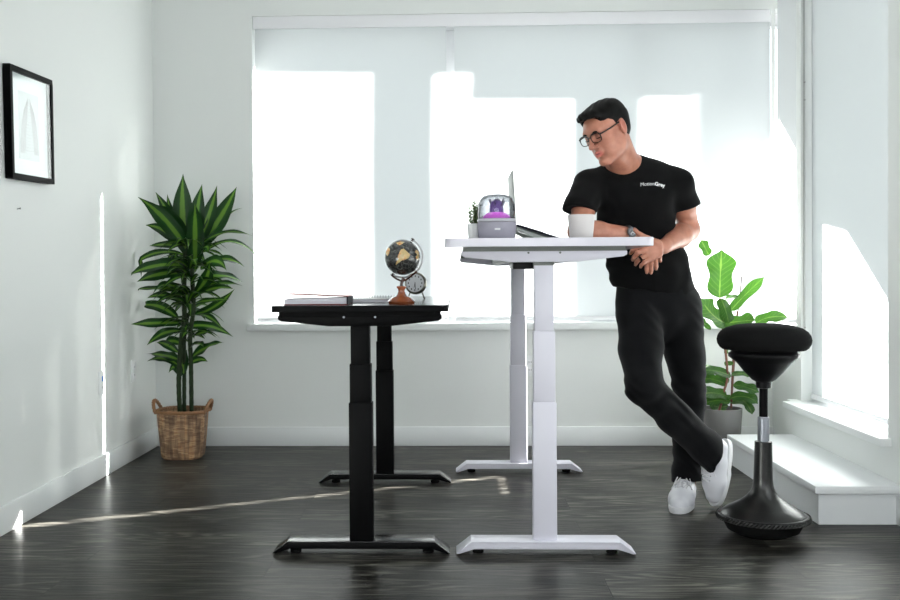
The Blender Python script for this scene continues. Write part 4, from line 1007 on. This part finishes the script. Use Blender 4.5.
for s in (-1, 1):
    er = Matrix.Rotation(R(s*18), 3, 'Z') @ Matrix.Rotation(R(-10), 3, 'X')
    hel((s*.079, .015, .000), (.0095, .022, .034), .004, er); hel((s*.089, .010, .006), (.0075, .0125, .020), .003, er, 's'); hel((s*.083, .012, -.018), (.004, .007, .012), .004, er); hel((s*.076, -.001, -.002), (.006, .006, .009), .004)
# neck and trunk
F_.cone(neck0, neck1, .053, .057, .03)
F_.cone(HL(0, -.01, -.075), neck1+Vector((-.01, -.02, 0)), .042, .055, .03)
shL, shR = P(589, 184, 4.14), P(678, 181, 4.16)
F_.chain([neck1+Vector((0, 0, -.01)), P(609, 178, 4.15), shL], [.05, .045, .045], .04); F_.chain([neck1+Vector((0, 0, -.01)), P(655, 176, 4.15), shR], [.05, .045, .045], .04)
F_.chain([P(630, 190, 4.17), P(636, 225, 4.20), P(648, 265, 4.22), P(657, 296, 4.25)], [.125, .128, .125, .145], .05, .62)
# legs (inside the trousers)
hipA, kneeA, ankA = P(638, 312, 4.22), P(644, 386, 4.03), P(704, 446, 4.13)
hipB, kneeB, ankB = P(680, 312, 4.27), P(690, 395, 4.27), P(686, 485, 4.29)
F_.chain([hipA, kneeA, ankA], [.075, .05, .032], .03); F_.chain([hipB, kneeB, ankB], [.075, .05, .036], .03)
F_.cone(ankB, PZ(684, 502, .03), .034, .03, .02); F_.cone(ankA, P(716, 460, 4.16), .030, .022, .02)
# arms: sleeve side, elbow, wrist
elA, wrA = P(578.5, 233.5, 3.95), P(632, 236.5, 4.02)
elA.z = wd_z+.043; wrA.z = wd_z+.032
F_.chain([shL, shL.lerp(elA, .5), elA], [.052, .046, .040], .02)
F_.chain([elA, elA.lerp(wrA, .35), wrA], [.040, .0425, .0275], .02)
elB, wrB = P(689, 230, 4.27), P(664, 246.5, 4.04)
F_.chain([shR, shR.lerp(elB, .5), elB], [.052, .048, .043], .02)
F_.chain([elB, elB.lerp(wrB, .35), wrB], [.043, .046, .0285], .02)
# hand hanging over the desk edge (his right): palm, four fingers, thumb
F_.cone(wrA, P(638.5, 241, 4.035), .025, .024, .012, .8)
for (a, b_) in (((640, 243), (647, 256)), ((643, 242), (651, 255.5)), ((645, 241), (655, 254))): F_.cone(P(*a, 4.045), P(*b_, 4.045), .015, .0115, .010)
for pts in ([(647, 255.5, 4.04), (646.8, 263.5, 4.03), (646.6, 269, 4.035), (646.8, 272.5, 4.045)], [(651, 255.5, 4.04), (651.2, 264.5, 4.025), (651.2, 270, 4.035), (651, 273, 4.045)], [(654.8, 254.5, 4.04), (656, 262, 4.03), (656.3, 266.5, 4.035), (656, 269, 4.045)], [(657.8, 252.5, 4.045), (659.8, 257.5, 4.035), (660.3, 261, 4.045)]):
    n_ = len(pts); F_.chain(q3(*pts), [.0098, .0088, .0080, .0068][:n_-1]+[.0068], .003)
F_.chain(q3((640, 243, 4.05), (638, 250, 4.06), (637, 256, 4.06)), [.012, .010, .008], .005)
# hand laid on top (his left): fingers curl over the other hand
F_.cone(wrB, P(658, 247, 4.015), .0265, .025, .012, .85)
for (a, b_) in (((658, 244), (645.5, 245.5)), ((658, 247.5), (645, 250.5)), ((658, 251), (646, 255.5)), ((659, 253.5), (649, 259.5))): F_.cone(P(*a, 4.0), P(*b_, 3.99), .0165, .0118, .008)
for pts, r0 in (([(645.5, 245.5, 3.985), (637, 246.5, 3.975), (632.4, 250.5, 3.985), (630.8, 253.2, 4.0)], .0102), ([(645, 250.5, 3.985), (637.6, 252.8, 3.972), (634, 257, 3.985), (632.8, 259.8, 4.0)], .0104),
                ([(646, 255.5, 3.985), (640, 258.6, 3.972), (636.6, 262, 3.985), (635.6, 264.5, 4.0)], .0100), ([(649, 259.5, 3.985), (644.2, 262.4, 3.975), (641.4, 265, 3.985), (640.6, 267, 4.0)], .0088)):
    F_.chain(q3(*pts), [r0, r0*.93, r0*.84, r0*.72], .003)
F_.chain(q3((657, 243, 3.995), (648, 239, 3.98), (640, 234.8, 3.975), (633.8, 229.6, 3.98)), [.016, .0125, .0105, .0082], .006)
def desk_edge(F_):
    q = F_.block(F_.lo, F_.lo+F_.h*F_.n); sl, (X, Y, Z) = q
    F_.f = np.maximum(F_.f, np.minimum(np.minimum(.686-X, .0005+wd_z-Z), Z-(wd_z-.034)).astype(np.float32))
desk_edge(F_)
body = field_obj('body', F_, 'skin', pr_, 1)
# lips and nose are a little redder
V = np.empty(len(body.data.vertices)*3, np.float32); body.data.vertices.foreach_get('co', V); V = V.reshape(-1, 3)+np.array(pr_.location)
loc = ((V-np.array(Hpos)) @ Hn)/HS
tone = np.zeros(len(V), np.float32)
lip = np.exp(-((loc[:, 0]/.022)**4+((loc[:, 1]+.098)/.016)**4+((loc[:, 2]+.0625)/.0115)**4)); tone = np.maximum(tone, lip)
ear = np.exp(-(((np.abs(loc[:, 0])-.083)/.012)**4+((loc[:, 1]-.014)/.024)**4+(loc[:, 2]/.034)**4)); tone = np.maximum(tone, ear*.35)
nose = np.exp(-((loc[:, 0]/.016)**2+((loc[:, 1]+.106)/.014)**2+((loc[:, 2]+.028)/.016)**2)); tone = np.maximum(tone, nose*.25)
a = body.data.attributes.new('tone', 'FLOAT', 'POINT'); a.data.foreach_set('value', tone)
del F_
b = BM(); tube(b, [HL(-.015, -.0975, -.0620), HL(-.006, -.1045, -.0612), HL(0, -.1062, -.0615), HL(.006, -.1045, -.0612), HL(.015, -.0975, -.0620)], [.0006, .0016, .002, .0016, .0006], 6); build('mouth_opening', b, mat('dark_mouth', (.07, .012, .012), .6), body, smooth=True)
# eyes: whites with dark iris looking down, lashes, brows
MT['eyewhite'] = mat('eye_white', (.55, .5, .48), .2)
for s in (-1, 1):
    b = BM(); pts = [HL(s*.032+.0155*math.cos(a_)*1.0, -.0895-.0025*math.sin(a_)+.004*abs(math.cos(a_)), .001-.003*math.sin(a_)) for a_ in [math.pi*k/10 for k in range(11)]]
    tube(b, pts, [.0006]+[.0016]*9+[.0006], 6); build('eyelash', b, 'hair', body, smooth=True)
    b = BM(); pts = [HL(s*.012, -.0935, .021), HL(s*.026, -.0955, .0265), HL(s*.040, -.0895, .0255), HL(s*.049, -.0795, .020)]
    tube(b, smoothpath(pts, 5), [.0022+.0014*math.sin(math.pi*(k+2)/18) for k in range(16)], 8); build('eyebrow', b, 'hair', body, smooth=True)
# hair
F_ = Field(HL(0, 0, .04)-Vector((.16, .16, .16)), HL(0, 0, .04)+Vector((.16, .16, .16)), .0028)
def hel(c, r, k, rot=None, op='u'):
    M = Hn if rot is None else Hn @ np.array(rot); F_.ell(HL(*c), [v*HS for v in r], k, M, op)
hel((0, .021, .038), (.081, .102, .083), .01)
hel((0, -.040, .078), (.062, .055, .032), .03); hel((.004, -.066, .086), (.052, .034, .024), .02); hel((0, .02, .088), (.062, .07, .032), .03)
hel((-.002, -.074, .094), (.044, .026, .016), .015)
hel((0, .048, -.012), (.064, .056, .052), .02)
def hcut(c, n, k=.006): F_.cut(HL(*c), Hrot @ Vector(n), k=k)
# face opening: everything forward of the temples and below the hairline, and below the nape
def face_cut():
    q = F_.block(F_.lo, F_.lo+F_.h*F_.n); sl, (X, Y, Z) = q
    A = (np.stack([X, Y, Z], -1)-np.array(Hpos, np.float32)) @ Hn.astype(np.float32)/HS; x, y, z = A[..., 0], A[..., 1], A[..., 2]
    zl = .026+.054*np.clip((-y-.056)/.012, 0, 1)-.10*np.abs(x)*(y < -.06)+.25*np.clip(-y-.07, 0, .03)
    front = np.minimum(-(y+.036), zl-z)       # forward region under the hairline
    low = np.minimum(-(z+.008+2.4*np.clip(y-.038, 0, .022)), np.full_like(z, 1.))       # under the ears
    side = np.minimum(.012-z, -(y-.028))                                              # sideburn in front of the ear
    burn = np.maximum(np.abs(y+.014)-.012, np.abs(z-.002)-.022)
    back = np.minimum(-(z+.062), np.full_like(z, 1.))
    cutd = np.maximum(np.maximum(front, np.minimum(side, burn)), np.maximum(np.minimum(low, -(y-.030)), back))
    earh = -(np.sqrt(((y-.014)/1.)**2+((z+.006)/1.4)**2)-.026)
    cutd = np.maximum(cutd, earh)
    F_.f = np.maximum(F_.f, (cutd*HS).astype(np.float32))
    F_.f += (.0012*np.sin(x*260+y*90+3*np.sin(z*60))*np.clip((z-.03)/.05, 0, 1)).astype(np.float32)
face_cut()
hair = field_obj('hair', F_, 'hair', pr_, 1)
# T-shirt
F_ = Field((P(553, 300, 4.2).x, 3.86, P(600, 306, 4.2).z), (P(712, 300, 4.2).x, 4.44, P(600, 148, 4.1).z), .0038)
F_.chain([neck1+Vector((.000, .012, -.022)), P(609, 182, 4.15), P(590, 186, 4.14)], [.070, .060, .060], .03)
F_.chain([neck1+Vector((.008, .012, -.020)), P(655, 179, 4.16), P(677, 184, 4.16)], [.070, .060, .062], .03)
F_.chain([P(633, 194, 4.17), P(636, 226, 4.20), P(647, 262, 4.22), P(655, 294, 4.25)], [.155, .148, .150, .168], .05, .66)
F_.chain([P(618, 192, 4.12), P(652, 190, 4.13)], [.085, .085], .05, .8)
eA = shL.lerp(elA, .56); eB = shR.lerp(elB, .50)
F_.chain([P(590, 186, 4.13), eA+Vector((-.016, 0, 0))], [.066, .068], .03); F_.chain([P(676, 184, 4.16), eB+Vector((.004, 0, 0))], [.064, .066], .03)
dA = (elA-shL).normalized(); dB = (elB-shR).normalized()
cA = P(578, 211, 4.03); cB = P(687, 208, 4.22)
F_.cut(cA, dA*.4+Vector((-.08, -.1, -.9)), cA-Vector((.11, .2, .11)), cA+Vector((.072, .12, .10)))
F_.cut(cB, Vector((.30, .1, -1)), cB-Vector((.052, .2, .09)), cB+Vector((.2, .2, .09)))
hem = P(655, 292, 4.25); F_.cut(hem, Vector((-.13, 0, -1)), k=.006)
# neckline opening
F_.cone(neck1+Vector((-.004, -.020, .030)), neck1+Vector((-.012, -.040, .065)), .060, .062, .006, op='s')
def folds(X, Y, Z):
    u = X*.8+Z*.6; w = X*.5-Z
    band = np.exp(-((Z-1.02)/.09)**2)
    return .0022*np.sin(u*70+5*np.sin(w*14)+Y*12)*(.35+band)+.0016*np.sin(w*48+4*np.sin(u*11))
F_.warp(folds)
desk_edge(F_)
shirt = field_obj('t_shirt', F_, 'tshirt', pr_, 2)
b = BM()
ctr_ = neck1+Vector((-.004, -.012, -.004))
# chest print
from mathutils.bvhtree import BVHTree
def print_text(txt, shear, size, px, py, off):
    cu = bpy.data.curves.new('print', 'FONT'); cu.body = txt; cu.size = size; cu.offset = off; cu.resolution_u = 3
    o = bpy.data.objects.new('tmp', cu); C.objects.link(o); bpy.context.view_layer.update()
    me = bpy.data.meshes.new_from_object(o.evaluated_get(bpy.context.evaluated_depsgraph_get())); bpy.data.objects.remove(o)
    return me
bm0 = bmesh.new(); bm0.from_mesh(shirt.data); bvh = BVHTree.FromBMesh(bm0)
org = P(642.5, 185.3, 4.0); xcur = 0; outm = BM()
for txt, off in (('Motion', .0), ('Grey', .0009)):
    me = print_text(txt, 0, .0215, 0, 0, off); w = max(v.co.x for v in me.vertices)
    t_ = BM(); t_.from_mesh(me); bmesh.ops.subdivide_edges(t_, edges=[e for e in t_.edges if e.calc_length() > .004], cuts=1)
    for v in t_.verts: v.co.x += xcur
    mm = bpy.data.meshes.new('t'); t_.to_mesh(mm); outm.from_mesh(mm); t_.free(); xcur += w+.0016
sc = .103/xcur
for v in outm.verts:
    x = v.co.x*sc; y = v.co.y*sc
    pos = org+Vector((x, 0, y+.006*math.sin(x/.103*math.pi)-.004*x/.103)); loc_ = pos-Vector(pr_.location); h = bvh.ray_cast(Vector((loc_.x, loc_.y-.3, loc_.z)), Vector((0, 1, 0)))
    v.co = (h[0]+Vector((0, -.0012, 0))) if h[0] else loc_
build('chest_print', outm, mat('white_print', (.8, .8, .8), .6), shirt, local=True); bm0.free()
# trousers
F_ = Field((P(598, 300, 4.2).x, 3.88, -.01+.03), (P(735, 300, 4.2).x, 4.46, P(600, 278, 4.25).z), .0040)
F_.chain([P(655, 290, 4.25), P(658, 306, 4.25)], [.160, .160], .03, .68)
F_.chain([hipA+Vector((.004, 0, .03)), hipA.lerp(kneeA, .5)+Vector((0, 0, 0)), kneeA+Vector((-.002, 0, .005))], [.098, .086, .072], .03)
F_.chain([kneeA+Vector((.0, 0, .0)), kneeA.lerp(ankA, .5)+Vector((0, 0, -.005)), ankA+Vector((.010, 0, -.004)), P(722, 466, 4.14)], [.070, .066, .066, .062], .03)
cA = P(714, 455, 4.14); F_.cut(cA, (P(716, 474, 4.15)-kneeA).normalized()+Vector((.5, 0, .35)), cA-Vector((.09, .16, .09)), cA+Vector((.2, .2, .09)))
F_.chain([hipB+Vector((-.004, 0, .03)), hipB.lerp(kneeB, .5), kneeB], [.096, .082, .068], .02)
F_.chain([kneeB, kneeB.lerp(ankB, .5), ankB+Vector((.002, 0, -.02))], [.066, .062, .064], .012)
F_.cut(P(686, 481, 4.29), Vector((.05, -.1, -1)), P(655, 520, 4.1), P(701, 470, 4.45))
def folds2(X, Y, Z):
    kn = np.exp(-((Z-.47)/.10)**2)+.9*np.exp(-((Z-.18)/.07)**2)+.5*np.exp(-((Z-.80)/.07)**2)
    return .0035*np.sin(Z*95+X*40+3*np.sin(X*30+Z*9))*kn+.0018*np.sin(Z*38+X*55)
F_.warp(folds2)
trousers = field_obj('trousers', F_, 'jeans', pr_, 2)
del F_
# sneakers
MT['lace'] = mat('white_lace', (.70, .70, .72), .8)
def sneaker(M, hole=True):
    """shoe in local frame: toe towards -Y, sole at z=0, 0.28 m long"""
    Fm = Field((-.07, -.17, -.01), (.07, .15, .14), .0028)
    Fm.chain([(0, .085, .050), (0, .02, .050), (.002, -.05, .040), (.002, -.105, .030)], [.037, .040, .044, .036], .03)
    Fm.chain([(0, .095, .075), (0, .055, .095)], [.028, .036], .03); Fm.cone((0, .02, .075), (0, -.06, .045), .030, .03, .03)
    Fm.cut((0, 0, .018), (0, 0, -1)); Fm.cut((0, .055, .112), (0, .25, 1), k=.005)
    if hole: Fm.cone((0, .058, .13), (0, .052, .085), .028, .024, .006, op='s')
    root = None
    o = field_obj('shoe', Fm, 'shoe', pr_, 2)
    me = o.data; off = Vector(pr_.location)
    for v in me.vertices: v.co = (M @ (v.co+off))-off
    b = BM(); n = 44
    def outline(k):
        a_ = 2*math.pi*k/n; y = -.012-.132*math.cos(a_); w = .040+.008*math.cos(a_)**1 ; w *= (1-abs(math.cos(a_))**5)**.5 if abs(math.cos(a_)) < 1 else 0
        return (w*(1 if math.sin(a_) >= 0 else -1)+.001, y)
    pts = []
    for k in range(n):
        a_ = 2*math.pi*k/n; c, s_ = math.cos(a_), math.sin(a_); pw = 2.5; r_ = (abs(c)**pw+abs(s_)**pw)**(-1/pw)
        y = -.010-.141*c*r_; x = (.0465 if c > 0 else .0405)*s_*r_ ; pts.append((x, y))
    for z0, z1, g in ((0.0, .010, -.001), (.010, .026, .001)):
        prism(b, [(x*(1+g*20), y*(1+g*6)) for x, y in pts], 'z', z0, z1)
    bmesh.ops.transform(b, matrix=M, verts=b.verts); build('sole', b, 'sole', o, bevel=.002)
    tb_ = bmesh.new(); tb_.from_mesh(me); tb_.transform(M.inverted() @ Matrix.Translation(off)); bv_ = BVHTree.FromBMesh(tb_); tb_.free()
    def top(x, y, d=.0015):
        h = bv_.ray_cast(Vector((x, y, .3)), Vector((0, 0, -1))); return (x, y, (h[0].z if h[0] else .08)+d)
    b = BM()
    for k in range(6):
        y = -.055+k*.019; z = .0795+k*.0062-(.006 if k == 0 else 0); w = .015+.001*k
        for s_ in (-1, 1):
            tube(b, smoothpath([top(-w*s_, y-.006), top(-w*s_*.5, y-.003, .003), top(0, y, .004), top(w*s_*.5, y+.003, .003), top(w*s_, y+.007)], 4), .0026, 6)
    for s_ in (-1, 1):
        t0 = Vector(top(0, .028, .004))
        tube(b, smoothpath([t0, t0+Vector((s_*.016, -.006, .010)), Vector(top(s_*.034, -.006, .006)), Vector(top(s_*.026, -.014, .004)), t0+Vector((s_*.006, -.008, .004)), t0], 5), .0022, 6)
        tube(b, smoothpath([t0, Vector(top(s_*.012, .008, .008)), Vector(top(s_*.030, -.010, .004)), Vector(top(s_*.040, -.034, .004))], 5), .0022, 6)
    bmesh.ops.transform(b, matrix=M, verts=b.verts); build('laces', b, 'lace', o, smooth=True)
    for k in range(5):
        for s_ in (-1, 1):
            b = BM(); ball(b, top(s_*(.021+.0014*k), -.054+k*.019, 0), .0021, 6); bmesh.ops.transform(b, matrix=M, verts=b.verts); build('eyelet', b, 'greyrail', o)
    return o
# flat foot: toe towards the camera and a little left
heel = PZ(690, 496, 0); toe = PZ(671, 510, 0)
d = (toe-heel); ang = math.atan2(d.x, -d.y)
Mf = Matrix.Translation((P(682.5, 500, 4.235).x, 4.225, .0)) @ Matrix.Rotation(R(-22), 4, 'Z') @ Matrix.Diagonal((1.06, 1, 1, 1))
sh1 = sneaker(Mf)
# crossed foot: standing on its toe, sole turned to the right
up_ = (P(706, 440, 4.12)-P(712, 500, 4.18)).normalized()
Mt = Matrix.Translation(P(723.5, 470.5, 4.195)) @ Matrix.Rotation(R(-1), 4, 'Y') @ Matrix.Rotation(R(-58), 4, 'Z') @ Matrix.Rotation(R(74), 4, 'X')
sh2 = sneaker(Mt, False)
# eyeglasses
g = BM()
MT['glassframe'] = mat('black_acetate', (.006, .006, .007), .25, spec=.5)
rims = []
for s in (-1, 1):
    c = Vector((s*.034, -.1045+.004*0, .003)); pts = []
    for k in range(28):
        a_ = 2*math.pi*k/28; ca, sa = math.cos(a_), math.sin(a_); k_ = (abs(ca)**3+abs(sa)**3)**(-1/3)
        x = .026*ca*k_; z = (.0185 if sa > 0 else .020)*sa*k_
        pts.append(HL(c.x+x, c.y+.10*(x*s+.01)**1*.9+.0*z, c.z+z+.001))
    tube(g, pts, [.0017+.0014*max(0, math.sin(2*math.pi*k/28)+.2) for k in range(28)], 7, closed=True); rims.append(pts)
tube(g, smoothpath([HL(-.0095, -.1055, .010), HL(0, -.111, .0125), HL(.0095, -.1055, .010)], 4), .0026, 7)
for s in (-1, 1):
    tube(g, smoothpath([HL(s*.060, -.099, .013), HL(s*.070, -.092, .014), HL(s*.0775, -.05, .016), HL(s*.0795, -.005, .020), HL(s*.079, .012, .018), HL(s*.076, .030, -.004)], 5), .0031, 7)
gl = build('eyeglasses', g, 'glassframe', pr_, smooth=True)
for pts in rims:
    b = BM(); b.faces.new([b.verts.new(p) for p in pts]); build('lens', b, 'glass', gl)
# wristwatch
wd = (wrA-elA).normalized(); wc = P(627.5, 236.2, 4.01); wc.z = wrA.z+.002
Mw = Matrix.Translation(wc) @ wd.to_track_quat('X', 'Z').to_matrix().to_4x4()
b = BM()
u_ = wd; s1 = Vector((0, 0, 1)); s1 = (s1-u_*s1.dot(u_)).normalized(); s2 = u_.cross(s1)
def ringpt(a_, r, x): return wc+u_*x+(s1*math.cos(a_)*r+s2*math.sin(a_)*r)
grid(b, lambda u, v: ringpt(2*math.pi*u, .0335+(.002 if 0 < v < 1 else 0), -.009+.018*v), 40, 4, closeu=True)
wt = build('wristwatch', b, mat('dark_watch_strap', (.02, .02, .022), .45), pr_, smooth=True)
fd = (Vector((0, -1, .15))); fd = (fd-u_*fd.dot(u_)).normalized(); fs = u_.cross(fd)
Mc2 = Matrix(((u_.x, fs.x, fd.x, 0), (u_.y, fs.y, fd.y, 0), (u_.z, fs.z, fd.z, 0), (0, 0, 0, 1))); Mc2 = Matrix.Translation(wc+fd*.034) @ Mc2
b = BM(); lathe(b, [(.010, 0), (.0195, .001), (.0205, .006), (.018, .0085), (.0165, .0085), (.0165, .0075), (.001, .0075)], (0, 0, 0), 36, Mc2); cs = build('watch_case', b, mat('gunmetal', (.06, .06, .065), .3, .8), wt, smooth=True, angle=40)
b = BM()
for k in range(12):
    a_ = 2*math.pi*k/12; box(b, .012*math.cos(a_)-.0008, .012*math.cos(a_)+.0008, .012*math.sin(a_)-.0008, .012*math.sin(a_)+.0008, .0076, .0080, M4=Mc2)
for a_, l in ((.6, .010), (2.2, .013)): box(b, 0, l, -.0008, .0008, .0078, .0084, M4=Mc2 @ Matrix.Rotation(a_, 4, 'Z'))
build('watch_marks', b, mat('pale_grey_marks', (.5, .5, .5), .4), wt)
# ring on the upper hand
rc = P(640.2, 258.5, 3.972); ra = (P(636.6, 262, 3.985)-P(646, 255.5, 3.985)).normalized(); e1 = ra.orthogonal().normalized(); e2 = ra.cross(e1)
b = BM(); grid(b, lambda u, v: rc+ra*(-.0045+.009*v)+(e1*math.cos(2*math.pi*u)+e2*math.sin(2*math.pi*u))*.0112, 24, 2, closeu=True); build('finger_ring', b, 'black', pr_, smooth=True)
